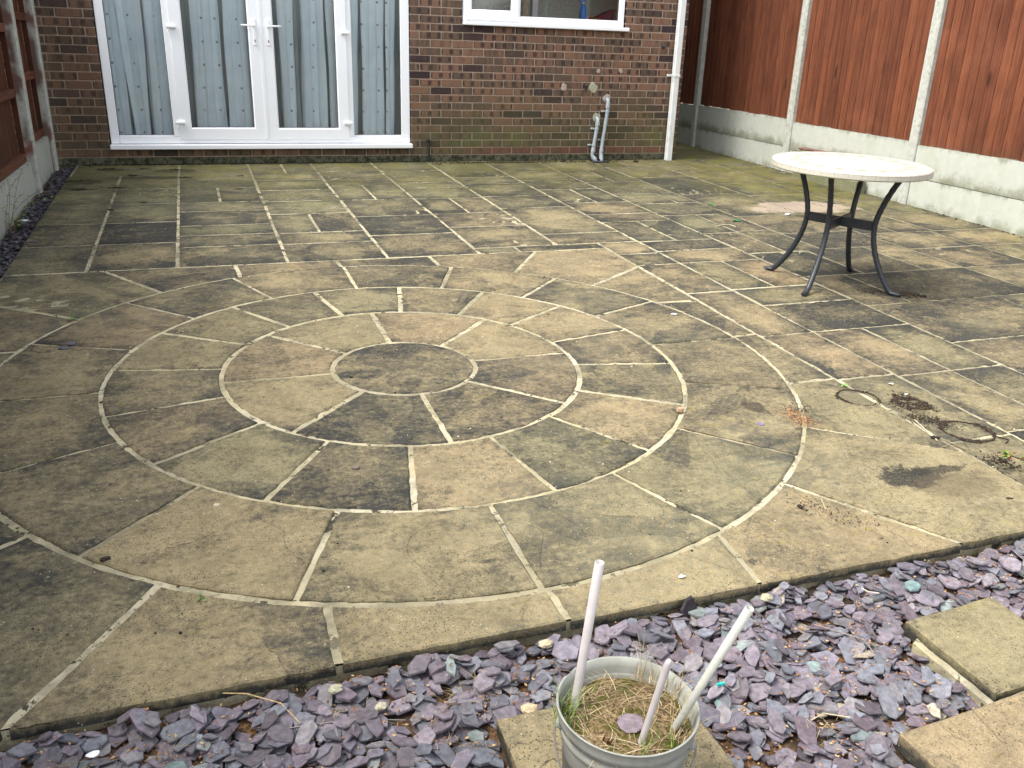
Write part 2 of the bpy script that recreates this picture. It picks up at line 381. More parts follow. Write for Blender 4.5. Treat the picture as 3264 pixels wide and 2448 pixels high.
def upvc():
    n = N('white_upvc'); P = n.pos(); a = n.noise(P, 6., 5, .6)
    c = n.mix(n.mul(n.mr(a, .55, .75), .25), (.88, .90, .91), (.72, .74, .72))
    return n.done(c, .28, None, .5)
M_UPVC = upvc()
M_UPVC2 = m_plain('weathered_white_upvc', (.72, .74, .72), .4, .05, 12, .05, .4, .25, (.28, .29, .2))
M_SEAL = m_plain('rubber_glazing_seal', (.03, .028, .035), .6)
def glass():
    n = N('window_glass'); n.n.remove(n.p)
    tr = n.n.new('ShaderNodeBsdfTransparent'); tr.inputs[0].default_value = (.985, 1, 1, 1)
    gl = n.n.new('ShaderNodeBsdfGlossy'); gl.inputs['Roughness'].default_value = .02
    fr = n.n.new('ShaderNodeFresnel'); fr.inputs['IOR'].default_value = 1.55
    k = n.mul(fr.outputs[0], 1.6)
    mx = n.n.new('ShaderNodeMixShader'); n.link(k, mx.inputs[0]); n.link(tr.outputs[0], mx.inputs[1]); n.link(gl.outputs[0], mx.inputs[2])
    n.link(mx.outputs[0], n.out.inputs[0]); return n.m
M_GLASS = glass()
def voile(name, col, alpha, dots=True):
    n = N(name); U = n.uv(); u, v, _ = n.sep(U); P = n.pos()
    w1 = n.noise(P, 8., 4); w2 = n.noise(n.comb(n.mul(u, 22.), n.mul(v, 1.5), 0.), 1., 3)
    c = n.mix(n.mr(n.add(n.mul(w1, .8), n.mul(w2, .2)), .35, .65), tuple(k * .93 for k in col), col)
    al = n.mr(w2, .3, .7, alpha - .04, min(1, alpha + .04))
    if dots:
        fu = n.ma('SUBTRACT', n.ma('FRACT', n.mul(u, 1 / .19)), .5); fv = n.ma('SUBTRACT', n.ma('FRACT', n.add(n.mul(v, 1 / .205), .45)), .5)
        d = n.vm('LENGTH', n.comb(n.mul(fu, .19), n.mul(fv, .205), 0.))
        ring = n.mul(n.mul(n.mr(d, .0120, .0095), n.mr(d, .004, .008, .55, 1.)), n.mr(n.noise(P, 3., 2), .35, .6, .35, .9))
        c = n.mix(ring, c, (.075, .08, .085)); al = n.ma('MAXIMUM', al, n.mul(ring, .95))
    n.set(n.p.inputs['Alpha'], al)
    return n.done(c, .9, None, .1, Subsurface_Weight=0.)
M_VOILE = voile('spotted_voile', (.86, .96, 1.0), .97)
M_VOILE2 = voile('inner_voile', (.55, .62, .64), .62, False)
M_ROOM = m_plain('room_plaster', (.6, .64, .65), .9)
M_ROOMK = m_plain('kitchen_wall', (.62, .66, .56), .9)
M_IRON = m_plain('black_painted_iron', (.022, .026, .032), .42, .3, 90, .35, .5)
def mosaic():
    n = N('cream_mosaic'); O = n.obj(); x, y, z = n.sep(O)
    r = n.ma('SQRT', n.add(n.mul(x, x), n.mul(y, y))); th = n.ma('ARCTAN2', y, x)
    k = n.mul(th, 18 / (2 * PI)); tri = n.mul(n.ma('ABSOLUTE', n.ma('SUBTRACT', n.ma('FRACT', k), .5)), 2.)
    band = n.mul(n.mr(r, .292, .296), n.mr(r, .372, .368))
    q = n.mr(r, .294, .37, 0., 1., False)
    saw = n.mr(n.ma('SUBTRACT', tri, q), -.04, .04)
    tri2 = n.mul(n.ma('ABSOLUTE', n.ma('SUBTRACT', n.ma('FRACT', n.mul(k, 2.)), .5)), 2.)
    saw = n.mul(saw, n.mr(tri2, .12, .22))
    a = n.noise(O, 60., 4)
    c = n.mix(n.mr(a, .3, .7), (.46, .425, .35), (.52, .49, .42))
    c = n.mix(n.mul(n.mul(band, saw), .85), c, (.40, .26, .19))
    tile = n.vor(O, 38., 'DISTANCE_TO_EDGE'); grout = n.mul(n.mr(tile, .05, .02), .35)
    gk = n.ma('ABSOLUTE', n.ma('SUBTRACT', n.ma('FRACT', n.mul(th, 40 / (2 * PI))), .5))
    rim = n.mul(n.mr(r, .436, .44), n.mr(gk, .03, .018))
    c = n.mix(grout, c, (.55, .5, .42)); c = n.mix(n.mul(rim, .6), c, (.25, .24, .19))
    side = n.mul(n.mr(r, .4385, .441), n.mr(n.ma('ABSOLUTE', n.add(z, .011)), .0022, .0012)); c = n.mix(n.mul(side, .7), c, (.3, .27, .2))
    low = n.mul(n.mr(r, .43, .44), n.mr(n.add(z, n.mul(n.noise(O, 25., 4), .02)), -.004, -.03)); c = n.mix(n.mul(low, .35), c, (.42, .45, .34))
    return n.done(c, .35, None, .5)
M_MOSAIC = mosaic()
def slate(name, gain=1.):
    n = N(name); P = n.pos(); r, g, b, seed = n.attr()
    at = n.n.new('ShaderNodeAttribute'); at.attribute_name = 'tone'
    a = n.noise(P, 70., 5, .6); f = n.noise(P, 420., 3)
    c = n.mix(n.mr(a, .35, .68), n.mix(1., at.outputs['Color'], (.72 * gain, .7 * gain, .72 * gain), 'MULTIPLY'), n.mix(1., at.outputs['Color'], (1.2 * gain, 1.18 * gain, 1.18 * gain), 'MULTIPLY'))
    c = n.mix(n.mul(n.mr(n.noise(P, 28., 5, .7), .6, .72), .25), c, (.22, .2, .17))
    return n.done(c, .62, n.bump(n.add(a, n.mul(f, .5)), .6, .0025), .35)
M_SLATE = slate('purple_slate'); M_SLATE_DK = slate('dark_purple_slate', .5)  # second copy: same slate in a darker tone, for the left strip
def tonemat(name, rough=.8, bump=.3):
    n = N(name); at = n.n.new('ShaderNodeAttribute'); at.attribute_name = 'tone'; P = n.pos(); a = n.noise(P, 120., 4)
    c = n.mix(n.mr(a, .3, .7), n.mix(1., at.outputs['Color'], (.75, .75, .75), 'MULTIPLY'), n.mix(1., at.outputs['Color'], (1.2, 1.2, 1.2), 'MULTIPLY'))
    return n.done(c, rough, n.bump(a, bump, .001), .25)
M_TONE = tonemat('loose_debris'); M_LEAF = tonemat('leaf_blades', .5, .1)
def soil():
    n = N('dark_soil'); P = n.pos(); a = n.noise(P, 90., 6, .7); b = n.noise(P, 12., 4)
    c = n.mix(n.mr(a, .35, .65), (.03, .02, .013), (.09, .058, .034)); c = n.mix(n.mul(n.mr(b, .45, .65), .6), c, (.17, .10, .05))
    return n.done(c, .95, n.bump(a, 1., .006), .1)
M_SOIL = soil()
def bedsoil():
    n = N('bark_and_grit'); P = n.pos(); a = n.vor(P, 190., out='Color'); b = n.noise(P, 15., 5)
    g = n.n.new('ShaderNodeSeparateColor'); n.link(a, g.inputs[0])
    c = n.mix(g.outputs[0], (.04, .025, .016), (.20, .11, .055)); c = n.mix(n.mr(b, .4, .6), c, (.05, .037, .028))
    return n.done(c, .95, n.bump(g.outputs[1], .8, .003), .1)
M_BED = bedsoil()
M_GROUND = m_plain('earth', (.10, .085, .05), .95, .3, 3)
M_GREYPVC = m_plain('grey_plastic_pipe', (.34, .38, .40), .45, .08, 30, .1, .45, .3, (.2, .21, .17))
M_DARKP = m_plain('black_plastic', (.02, .022, .024), .5)
M_PATCH = m_plain('cement_patch', (.40, .33, .27), .95, .2, 60, .6, .1); M_PATCHG = m_plain('grey_cement_patch', (.36, .36, .26), .95, .2, 60, .6, .1)
M_BUCKET = m_plain('scuffed_grey_plastic', (.30, .305, .265), .85, .12, 22, .15, .4, .55, (.2, .21, .16))
M_WIRE = m_plain('dull_steel_wire', (.16, .15, .13), .45, .3, 60, .1, .5, .3, (.14, .06, .03))
M_PIPEA = m_plain('pinkish_white_plastic', (.45, .415, .40), .45, .04, 25, .05, .45, .12, (.35, .33, .3))
M_PIPEB = m_plain('greyish_white_plastic', (.42, .42, .37), .45, .06, 25, .05, .45, .3, (.3, .29, .22))
M_BRASS = m_plain('worn_brass', (.28, .12, .05), .5)
M_WHITEP = m_plain('white_paper', (.85, .88, .9), .7)

# ---------------------------------------------------------------- ground
b = B()
zz = -0.46
i = [b.v(p) for p in ((-120, -120, zz), (120, -120, zz), (120, 120, zz), (-120, 120, zz))]; b.F.append(tuple(i))
tag(b.build('ground', M_GROUND), kind='structure')
# bed of grit under the slate
BED = -.062
def gridsheet(b, x0, x1, y0, y1, dz, step, rough=0, rnd=R0):
    nx = max(1, round((x1 - x0) / step)); ny = max(1, round((y1 - y0) / step)); ids = []
    for j in range(ny + 1):
        row = []
        for k in range(nx + 1):
            x = x0 + (x1 - x0) * k / nx; y = y0 + (y1 - y0) * j / ny
            row.append(b.v((x, y, gz(x, y) + dz + (rnd.random() - .5) * rough)))
        ids.append(row)
    for j in range(ny):
        for k in range(nx): b.F.append((ids[j][k], ids[j][k + 1], ids[j + 1][k + 1], ids[j + 1][k]))
b = B(); gridsheet(b, -3.44, 3.87, -10.4, -7.40, BED, .05, .006); gridsheet(b, -3.47, -3.25, -7.40, -.0, BED + .012, .05, .006)
tag(b.build('gravel_bed', M_BED), kind='structure')

# ---------------------------------------------------------------- paving
CX, CY = -1.4385, -5.6302
def inset(P, d):
    n = len(P); A = sum(P[i][0] * P[(i + 1) % n][1] - P[(i + 1) % n][0] * P[i][1] for i in range(n))
    if A < 0: P = P[::-1]
    out = []
    for i in range(n):
        p0, p1, p2 = Vector(P[i - 1]), Vector(P[i]), Vector(P[(i + 1) % n])
        a = (p1 - p0).normalized(); c = (p2 - p1).normalized()
        na = Vector((-a.y, a.x)); nc = Vector((-c.y, c.x)); m = na + nc
        m = m / max(.25, m.dot(m)) * 2 if m.length > 1e-6 else na
        out.append(p1 + m * d)
    return out
def resample(P, step):
    out = []; n = len(P)
    for i in range(n):
        a = Vector(P[i]); c = Vector(P[(i + 1) % n]); k = max(1, int((c - a).length / step + .5))
        for j in range(k): out.append(a.lerp(c, j / k))
    return out
SB = B()
def slab(P, tone, joint=.0062, dz=0., th=.032, rnd=R0, tilt=.0012, bb=None, slope=True):
    bb = bb or SB
    P = [Vector(q) for q in P]
    if joint > 0: joint += rnd.uniform(-.003, .0015)
    Q = inset(P, joint)
    Q = resample(Q, .035)
    # ragged pitched edges
    ph = [rnd.random() * 6 for _ in range(4)]
    Q2 = inset(Q, .0)
    out = []
    for i, q in enumerate(Q2):
        j = (rnd.random() - .5) * .0065
        a = (Q2[(i + 1) % len(Q2)] - Q2[i - 1]).normalized(); out.append(q + Vector((-a.y, a.x)) * (abs(j) + .0006 * math.sin(i * .7 + ph[0])))
    cx = sum(q.x for q in out) / len(out); cy = sum(q.y for q in out) / len(out)
    ex = max(abs(q.x - cx) for q in out); ey = max(abs(q.y - cy) for q in out)
    tx = (rnd.random() - .5) * tilt * 2; ty = (rnd.random() - .5) * tilt * 2; dz += (rnd.random() - .5) * .002
    seed = rnd.random(); bb.c = (tone[0], tone[1], tone[2], seed)
    Z = lambda x, y: gz(x, y) + dz + tx * (x - cx) + ty * (y - cy)
    uv = lambda q: ((q.x - cx) / ex, (q.y - cy) / ey)
    m = len(out); inn = []
    for i, q in enumerate(out):
        a = (out[(i + 1) % m] - out[i - 1]).normalized(); inn.append(q + Vector((-a.y, a.x)) * (.004 + rnd.random() * .003))
    t = [bb.v((q.x, q.y, Z(q.x, q.y)), uv(q)) for q in inn]
    e = [bb.v((q.x, q.y, Z(q.x, q.y) - .0035 - rnd.random() * .002), uv(q)) for q in out]
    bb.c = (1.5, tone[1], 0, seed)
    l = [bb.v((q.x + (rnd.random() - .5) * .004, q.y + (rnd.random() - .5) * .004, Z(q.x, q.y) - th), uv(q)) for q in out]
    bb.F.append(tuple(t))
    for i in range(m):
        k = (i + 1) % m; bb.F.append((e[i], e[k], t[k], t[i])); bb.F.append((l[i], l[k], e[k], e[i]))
def rndtone(y=-3, x=0, rnd=R0):
    d = min(1, max(0, rnd.gauss(.70, .13))); h = min(1, max(0, rnd.gauss(.36 - (.22 if y > -2.5 else 0), .2)))
    return (d, h, rnd.choice((0, .1, .5, .7, .9, .0)), 0)
def col(x0, x1, ys, splits={}, tones={}):
    for k, (a, c) in enumerate(zip(ys, ys[1:])):
        for xa, xb in ([(x0, splits[k]), (splits[k], x1)] if k in splits else [(x0, x1)]):
            slab([(xa, a), (xb, a), (xb, c), (xa, c)], tones.get(k) or rndtone((a + c) / 2, (xa + xb) / 2))
XE = -3.275
slab([(-3.25, 0), (-2.37, 0), (-2.37, -.62), (-3.26, -.62)], (.45, .0, .3))
col(XE, -2.85, [-.62, -1.26, -1.90, -2.56, -3.18, -3.815], {}, {0: (.6, .1, .2), 1: (.42, .12, .4), 2: (.5, .15, .3), 3: (.62, .3, .0), 4: (.42, .22, .5)})
col(-2.85, -2.37, [-.62, -1.26, -1.90, -2.56, -3.18, -3.815], {}, {0: (.6, .2, .3), 1: (.62, .05, .7), 2: (.62, .05, 1.), 3: (.95, .4, .3), 4: (.55, .4, .7)})
col(-2.37, -1.742, [0, -.43, -.93, -1.28, -1.90, -2.24, -2.72, -3.02, -3.335, -3.815], {3: -2.065}, {0: (.5, .05, .2), 1: (.6, .2, .2), 3: (.9, .3, .1), 5: (.85, .5, .3), 8: (.75, .45, .6)})
col(-1.742, -1.135, [0, -.65, -.955, -1.45, -1.93, -2.42, -3.04, -3.355, -3.815], {0: -1.43, 5: -1.45}, {2: (.8, .1, .8), 3: (.75, .1, .7), 4: (.45, .0, .6), 6: (.7, .3, .9), 7: (.72, .4, .2)})
col(-1.135, -.53, [0, -.53, -1.0, -1.30, -1.945, -2.59, -3.20, -3.815], {3: -.84}, {3: (.72, .05, .9), 4: (.8, .2, .5), 5: (.85, .4, .1), 6: (.72, .55, .3)})
col(-.53, .065, [0, -.54, -.88, -1.20, -1.48, -1.97, -2.565, -3.04, -3.67], {5: -.23}, {7: (.62, .4, .8)})
slab([(-.53, -3.67), (-.25, -3.67), (-.25, -3.815), (-.53, -3.815)], (.6, .1, .3)); slab([(-.25, -3.67), (.365, -3.67), (.365, -3.815), (-.25, -3.815)], (.9, .4, 0))
col(.065, .675, [0, -.98, -1.33, -1.94, -2.435, -3.36, -3.67], {}, {4: (.6, .35, .9), 5: (.7, .5, .3)})
col(.365, .675, [-3.67, -4.0, -4.28, -4.90, -5.64, -6.22, -6.86, -7.435], {}, {0: (.55, .55, .9), 1: (.7, .4, .5), 2: (.6, .6, .4), 3: (.6, .55, .8), 4: (.62, .7, .6), 5: (.52, .25, .6), 6: (.4, .3, .6)})
col(.675, 1.283, [0, -.40, -.68, -1.19, -1.68, -2.30, -2.77, -3.05, -3.69, -3.965, -4.28], {4: .99, 7: .98}, {8: (.85, .4, 0), 9: (.45, .55, .9)})
col(.675, .98, [-4.28, -4.88], {}, {0: (.45, .25, 1.)}); col(.98, 1.283, [-4.28, -4.88], {}, {0: (.4, .8, .5)})
col(.675, 1.283, [-4.88, -5.20, -5.64], {}, {0: (.6, .25, .8), 1: (.8, .45, .2)})
col(.675, .975, [-5.64, -6.25, -6.84, -7.435], {}, {0: (.6, .65, .8), 1: (.6, .4, .8)}); col(.975, 1.283, [-5.64, -6.25, -6.84, -7.435], {}, {0: (.62, .2, .9), 1: (.65, .3, .3)})
col(1.283, 1.905, [0, -.68, -1.36, -1.97, -2.42, -2.90], {1: 1.6, 3: 1.71})
col(1.283, 1.592, [-2.90, -3.53, -4.13], {}); col(1.592, 1.905, [-2.90, -3.50, -4.13])
col(1.283, 1.76, [-4.13, -4.73], {}); col(1.76, 2.26, [-4.11, -4.73]); col(2.26, 2.57, [-4.11, -4.73], {}, {0: (.5, .5, .8)})
col(1.283, 1.6, [-4.73, -5.32], {}); col(1.6, 2.57, [-4.73, -5.32], {}, {0: (.82, .35, .0)})
col(1.283, 2.215, [-5.32, -5.94], {}, {0: (.72, .45, .3)}); col(2.215, 2.57, [-5.32, -5.94])
col(1.283, 1.9, [-5.94, -6.55, -7.435], {}, {0: (.7, .6, .3)}); col(1.9, 2.57, [-5.94, -6.55, -7.435])
col(1.905, 2.57, [0, -.5, -1.15, -2.07, -3.01, -3.63, -4.11], {0: 2.2})
col(2.57, 3.87, [1.45, .7], {0: 3.3}); 
col(3.03, 3.87, [.7, 0]); col(2.57, 3.3, [0, -.75, -1.57], {0: 2.92}); col(3.3, 3.87, [0, -.6, -1.20, -1.57])
col(2.57, 3.25, [-1.57, -2.18, -2.52, -3.2, -3.75], {3: 2.9}); col(3.25, 3.87, [-1.57, -2.16, -3.1, -3.75], {1: 3.5})
col(2.57, 3.2, [-3.75, -4.23, -4.74]); col(3.2, 3.87, [-3.75, -4.23, -4.74]); col(2.57, 3.2, [-4.74, -5.33, -5.94, -6.55, -7.435]); col(3.2, 3.87, [-4.74, -5.33, -6.2, -6.8, -7.435])
# the stone circle
RR = [.3057, .7564, 1.2004, 1.6585]
def arc(r, a0, a1, n=9): return [(CX + r * math.cos(math.radians(a0 + (a1 - a0) * i / n)), CY + r * math.sin(math.radians(a0 + (a1 - a0) * i / n))) for i in range(n + 1)]
slab(arc(RR[0], 0, 360 - 360 / 28, 27), (.72, .45, .35), .010)
t1 = [(.22, .5, .6), (.42, .7, .7), (.38, .35, .7), (.5, .7, .5), (.30, .45, .8), (.8, .35, .15), (.62, .55, .4), (.72, .65, .3)]
for i in range(8): slab(arc(RR[0], i * 45, i * 45 + 45, 7) + arc(RR[1], i * 45 + 45, i * 45, 11), t1[i], .0088)
t2 = [(.55, .6, .4), (.36, .55, .8), (.38, .55, .6), (.72, .5, .4), (.52, .2, .7), (.58, .35, .5), (.5, .3, .7), (.5, .35, .9), (.68, .4, .4), (.64, .6, .4), (.55, .2, .7), (.80, .4, .3), (.24, .62, .7), (.58, .15, .6), (.28, .6, .7), (.66, .35, .3)]
for i in range(16):
    a0 = -11.25 + 22.5 * i; slab(arc(RR[1], a0, a0 + 22.5, 6) + arc(RR[2], a0 + 22.5, a0, 8), t2[i], .0088, dz=.0015)
t3 = [(.62, .5, .4), (.62, .45, .5), (.66, .55, .7), (.80, .4, .3), (.52, .5, .8), (.70, .4, .4), (.66, .75, .8), (.42, .4, .6), (.54, .45, .3), (.52, .4, .4), (.18, .5, .5), (.46, .4, .9), (.54, .3, .5), (.50, .25, .5), (.60, .45, .3), (.62, .5, .2)]
for i in range(16):
    a0 = 22.5 * i; slab(arc(RR[2], a0, a0 + 22.5, 8) + arc(RR[3], a0 + 22.5, a0, 10), t3[i], .0092, dz=.004)
X0, X1, Y0, Y1 = XE, .365, -7.435, -3.815
FB = [(.6, (X1, -5.60)), (21.6, (X1, -5.03)), (36.7, (X1, -4.30)), (54, (-.15, Y1)), (69.7, (-.87, Y1)), (90.4, (-1.46, Y1)), (111, (-2.05, Y1)), (127.2, (-2.76, Y1)),
      (145.2, (X0, -4.33)), (160.9, (X0, -5.06)), (180, (X0, -5.65)), (198.5, (X0, -6.2)), (217.8, (X0, -7.0)), (234.6, (-2.70, Y0)), (250.4, (-2.0, Y0)), (270.5, (-1.42, Y0)),
      (291.6, (-.85, Y0)), (306.9, (-.13, Y0)), (324.2, (X1, -6.94)), (339.8, (X1, -6.20)), (360.6, (X1, -5.60))]
ft = [(.78, .5, .1), (.6, .5, .6), (.3, .6, .9), (.62, .65, .5), (.9, .5, 0), (.62, .6, .3), (.85, .45, .5), (.42, .3, .4), (.4, .55, .5), (.45, .4, .5), (.5, .4, .3), (.5, .3, .3), (.6, .3, .2), (.45, .5, .6), (.22, .5, .6), (.14, .5, .5), (.08, .6, .4), (.2, .4, .4), (.42, .3, .6), (.55, .4, .4)]
cor = {2: (X1, Y1), 7: (X0, Y1), 12: (X0, Y0), 17: (X1, Y0)}
for i in range(20):
    (a0, p0), (a1, p1) = FB[i], FB[i + 1]
    P = [p0] + ([cor[i]] if i in cor else []) + [p1] + arc(RR[3], a1, a0, max(4, int((a1 - a0) / 2.2)))
    slab(P, ft[i], .008, dz=(.004 if i in (17,) else 0))
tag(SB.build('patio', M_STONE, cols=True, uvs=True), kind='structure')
b = B(); 
gridsheet(b, XE + .012, 3.89, -7.42, -5.2, -.0040, .03, .0045); gridsheet(b, XE + .012, 3.89, -5.2, 0., -.0016, .04, .0016); gridsheet(b, 2.57, 3.89, .0, 1.5, -.006, .06, .003)
def skirt(b, x0, y0, x1, y1, za, zb, n=120):
    r = []
    for k in range(n + 1):
        t = k / n; x = x0 + (x1 - x0) * t; y = y0 + (y1 - y0) * t; j = R0.random() * .012
        nx, ny = (0, 1) if y0 == y1 else (1, 0)
        r.append((b.v((x, y, gz(x, y) + za)), b.v((x + nx * j, y + ny * j, gz(x, y) + zb))))
    for p, q in zip(r, r[1:]): b.F.append((p[0], p[1], q[1], q[0]))
skirt(b, XE + .012, -7.42, 3.89, -7.42, -.01, -.09); skirt(b, XE + .012, 0, XE + .012, -7.42, -.01, -.08)
tag(b.build('patio_mortar', M_MORTAR), kind='structure')

_plane = gz
def gz(x, y):        # top of the paving, with the outer ring laid slightly proud
    r = math.hypot(x - CX, y - CY)
    return _plane(x, y) + (.004 if 1.2 < r < 1.6585 else .0015 if .76 < r <= 1.2 else 0.)
# ---------------------------------------------------------------- the house
house = empty('house', (0, 0, -.07), 'red brick house rear wall with white french doors, kitchen window and drainpipe', 'house')
def part(b, name, m, parent, **k):
    if parent is not None:
        off = parent.matrix_world.translation if False else None
    return b.build(name, m, parent, **k)
def shift(o, dx, dy, dz):
    pass
HO = Vector((0, 0, -.07))
def hb():      # builder whose verts are written in world coordinates but stored relative to the house
    b = B(); b.T = Matrix.Translation(-HO); return b
DX0, DX1, DZ0, DZ1 = -2.955, -.095, .064, 2.13
WX0, WX1, WZ0, WZ1 = .44, 2.262, 1.272, 2.22
holes = [(DX0, DX1, DZ0, DZ1), (WX0, WX1, WZ0, WZ1)]
ZT = 4.9
b = hb(); rnd = random.Random(3)
c = -1
while c * .075 < ZT:
    z0 = c * .075 + .0045; z1 = z0 + .066; off = 0 if c % 2 else .1125
    k = -20
    while True:
        xa = k * .225 + off + .005; xb = xa + .215; k += 1
        if xa > 3.02: break
        segs = [(xa, min(xb, 3.02))]
        for (hx0, hx1, hz0, hz1) in holes:
            if z1 > hz0 + .03 and z0 < hz1 - .03:
                ns = []
                for s0, s1 in segs:
                    if s1 <= hx0 or s0 >= hx1: ns.append((s0, s1)); continue
                    if s0 < hx0: ns.append((s0, hx0))
                    if s1 > hx1: ns.append((hx1, s1))
                segs = ns
        for s0, s1 in segs:
            if s1 - s0 < .015: continue
            b.c = (rnd.random(), rnd.random(), 1. if c < 0 else 0., rnd.random()); dy = (rnd.random() - .5) * .003; dz = (rnd.random() - .5) * .0018
            n0 = len(b.V); b.box(s0, s1, dy, .06, z0 + dz, z1 + dz, .0035)
            mx = (xa + xb) / 2
            for q in range(n0, len(b.V)): p = b.V[q]; b.U[q] = (p[0] - mx, p[2] + HO.z - (z0 + z1) / 2)
    c += 1
# side return at the corner
c = -1
while c * .075 < ZT:
    z0 = c * .075 + .0045; z1 = z0 + .066; y = .07 if c % 2 else -.045
    while y < 4.5:
        ya = max(y, .062) + .003; yb = y + .215; b.c = (rnd.random(), rnd.random(), 1. if c < 0 else 0., rnd.random())
        n0 = len(b.V); b.box(2.96, 3.02 + (rnd.random() - .5) * .003, ya, yb, z0, z1, .0035)
        for q in range(n0, len(b.V)): p = b.V[q]; b.U[q] = (p[1] - y - .1, p[2] + HO.z - (z0 + z1) / 2)
        y += .225
    c += 1
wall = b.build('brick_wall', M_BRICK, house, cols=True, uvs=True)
b = hb()   # mortar and inner leaf behind the bricks
ym, yb = .0045, .11
for x0, x1, z0, z1 in ((-4.6, DX0, -.3, DZ1), (DX0, DX1, -.3, DZ0), (DX1, WX0, -.3, WZ1), (WX0, WX1, -.3, WZ0), (WX1, 3.016, -.3, WZ1), (-4.6, DX1, DZ1, ZT), (DX1, 3.016, WZ1, ZT)):
    b.box(x0, x1, ym, yb, z0, z1)
b.box(2.93, 3.0155, .111, 4.5, -.3, ZT)
b.build('mortar', M_WMORTAR, wall)

# --- french doors
door = bpy.data.objects.new('patio_door', None); COL.objects.link(door); door.parent = house; door.location = (0, 0, 0)
FY0, FY1 = .012, .07
b = hb()
b.box(-2.945, -2.870, FY0, FY1, .119, 2.12, .004); b.box(-.190, -.102, FY0, FY1, .119, 2.12, .004)
b.box(-2.869, -.191, FY0 + .001, FY1, .120, .186, .004); b.box(-2.869, -.191, FY0 + .001, FY1, 2.05, 2.119, .004)
b.box(-2.388, -2.318, FY0 - .002, FY1 - .002, .187, 2.049, .004); b.box(-.742, -.676, FY0 - .002, FY1 - .002, .187, 2.049, .004)
for xa, xb in ((-2.869, -2.389), (-.675, -.191)):     # glazing beads of the fixed lights
    b.box(xa, xb, FY0 + .006, FY1 - .01, .187, .197, .003); b.box(xa, xb, FY0 + .006, FY1 - .01, 2.038, 2.048, .003)
b.build('door_frame', M_UPVC, door)
b = hb(); b.box(-2.955, -.088, -.052, FY1, .071, .1155, .006); b.build('threshold', M_UPVC, door)
def sash(x0, x1, px0, px1, z0, pz0, z1, y0, y1, parent, name='door_sash', pz1=None):
    b = hb(); pz1 = pz1 or z1 - (pz0 - z0)
    # mitred frame
    def fr(a, bq, c, d, yf, yk, s):
        o = [(a, c), (bq, c), (bq, d), (a, d)]; i_ = [(a + s[0], c + s[1]), (bq - s[2], c + s[1]), (bq - s[2], d - s[3]), (a + s[0], d - s[3])]
        O = [b.v((p[0], yf + .003, p[1])) for p in o]; Ob = [b.v((p[0], yk, p[1])) for p in o]
        O2 = [b.v((p[0] + (.004 if k in (0, 3) else -.004), yf, p[1] + (.004 if k < 2 else -.004))) for k, p in enumerate(o)]
        I2 = [b.v((p[0] - (.011 if k in (0, 3) else -.011), yf, p[1] - (.011 if k < 2 else -.011))) for k, p in enumerate(i_)]
        I = [b.v((p[0], yf + .012, p[1])) for p in i_]; Ib = [b.v((p[0], yk, p[1])) for p in i_]
        for k in range(4):
            n = (k + 1) % 4
            for A, C in ((Ob, O), (O, O2), (O2, I2), (I2, I), (I, Ib)): b.F.append((A[k], A[n], C[n], C[k]))
    fr(x0, x1, z0, z1, y0, y1, (px0 - x0, pz0 - z0, x1 - px1, z1 - pz1))
    return b.build(name, M_UPVC, parent)
sash(-2.334, -1.533, -2.222, -1.645, .160, .268, 2.10, -.008, .05, door)
sash(-1.527, -.727, -1.415, -.833, .160, .266, 2.10, -.008, .05, door)
b = hb(); b.box(-1.545, -1.515, -.013, -.0075, .17, 2.09, .002); b.build('astragal', M_UPVC, door)
def pane(x0, x1, z0, z1, y, parent):
    b = hb(); b.F.append(tuple(b.v(q) for q in ((x0, y, z0), (x1, y, z0), (x1, y, z1), (x0, y, z1)))); o = b.build('glass_pane', M_GLASS, parent)
    b = hb(); t = .0045
    b.box(x0, x1, y - .0015, y - .0003, z0, z0 + t); b.box(x0, x1, y - .0015, y - .0003, z1 - t, z1); b.box(x0, x0 + t, y - .0015, y - .0003, z0 + t, z1 - t); b.box(x1 - t, x1, y - .0015, y - .0003, z0 + t, z1 - t)
    b.build('seal', M_SEAL, parent)
pane(-2.870, -2.388, .197, 2.038, .036, door); pane(-2.222, -1.645, .268, 1.99, .022, door); pane(-1.415, -.833, .266, 1.99, .022, door); pane(-.676, -.190, .197, 2.038, .036, door)
for xs, sg in ((-1.587, -1), (-1.463, 1)):
    b = hb(); b.box(xs - .014, xs + .014, -.019, -.0085, 1.02, 1.25, .004); h = b.build('handle', M_UPVC, door)
    b = hb(); b.tube([(xs, -.015, 1.188), (xs, -.045, 1.188), (xs + sg * .02, -.056, 1.189), (xs + sg * .12, -.058, 1.191)], [.010, .010, .009, .0075], 10); b.build('lever', M_UPVC, h, smooth=True)
    b = hb(); b.lathe([(.0001, 0), (.008, .0), (.008, .002)], 12, (0, 0, 0), cap1=True); 
    b2 = hb(); b2.box(xs - .0055, xs + .0055, -.0215, -.0185, 1.052, 1.068, .002); b2.box(xs - .0035, xs + .0035, -.0212, -.0186, 1.036, 1.0515, .001); b2.build('lock_cylinder', M_BRASS, h)
    b = hb(); b.box(xs - .011, xs + .011, -.024, -.0187, 1.018, 1.034, .003); b.build('keyhole_cover', M_UPVC, h)
for xs, sg in ((-2.334, 1), (-.727, -1)):
    for zc in (.315, 1.155, 1.93):
        b = hb(); b.tube([(xs - sg * .022, -.020, zc), (xs + sg * .052, -.020, zc)], .0155, 12, flat=1.1); h = b.build('hinge', M_UPVC, door)
        b = hb(); b.tube([(xs - sg * .014, -.017, zc - .012), (xs - sg * .014, -.017, zc - .05)], .008, 8); b.build('pin', M_UPVC, h)
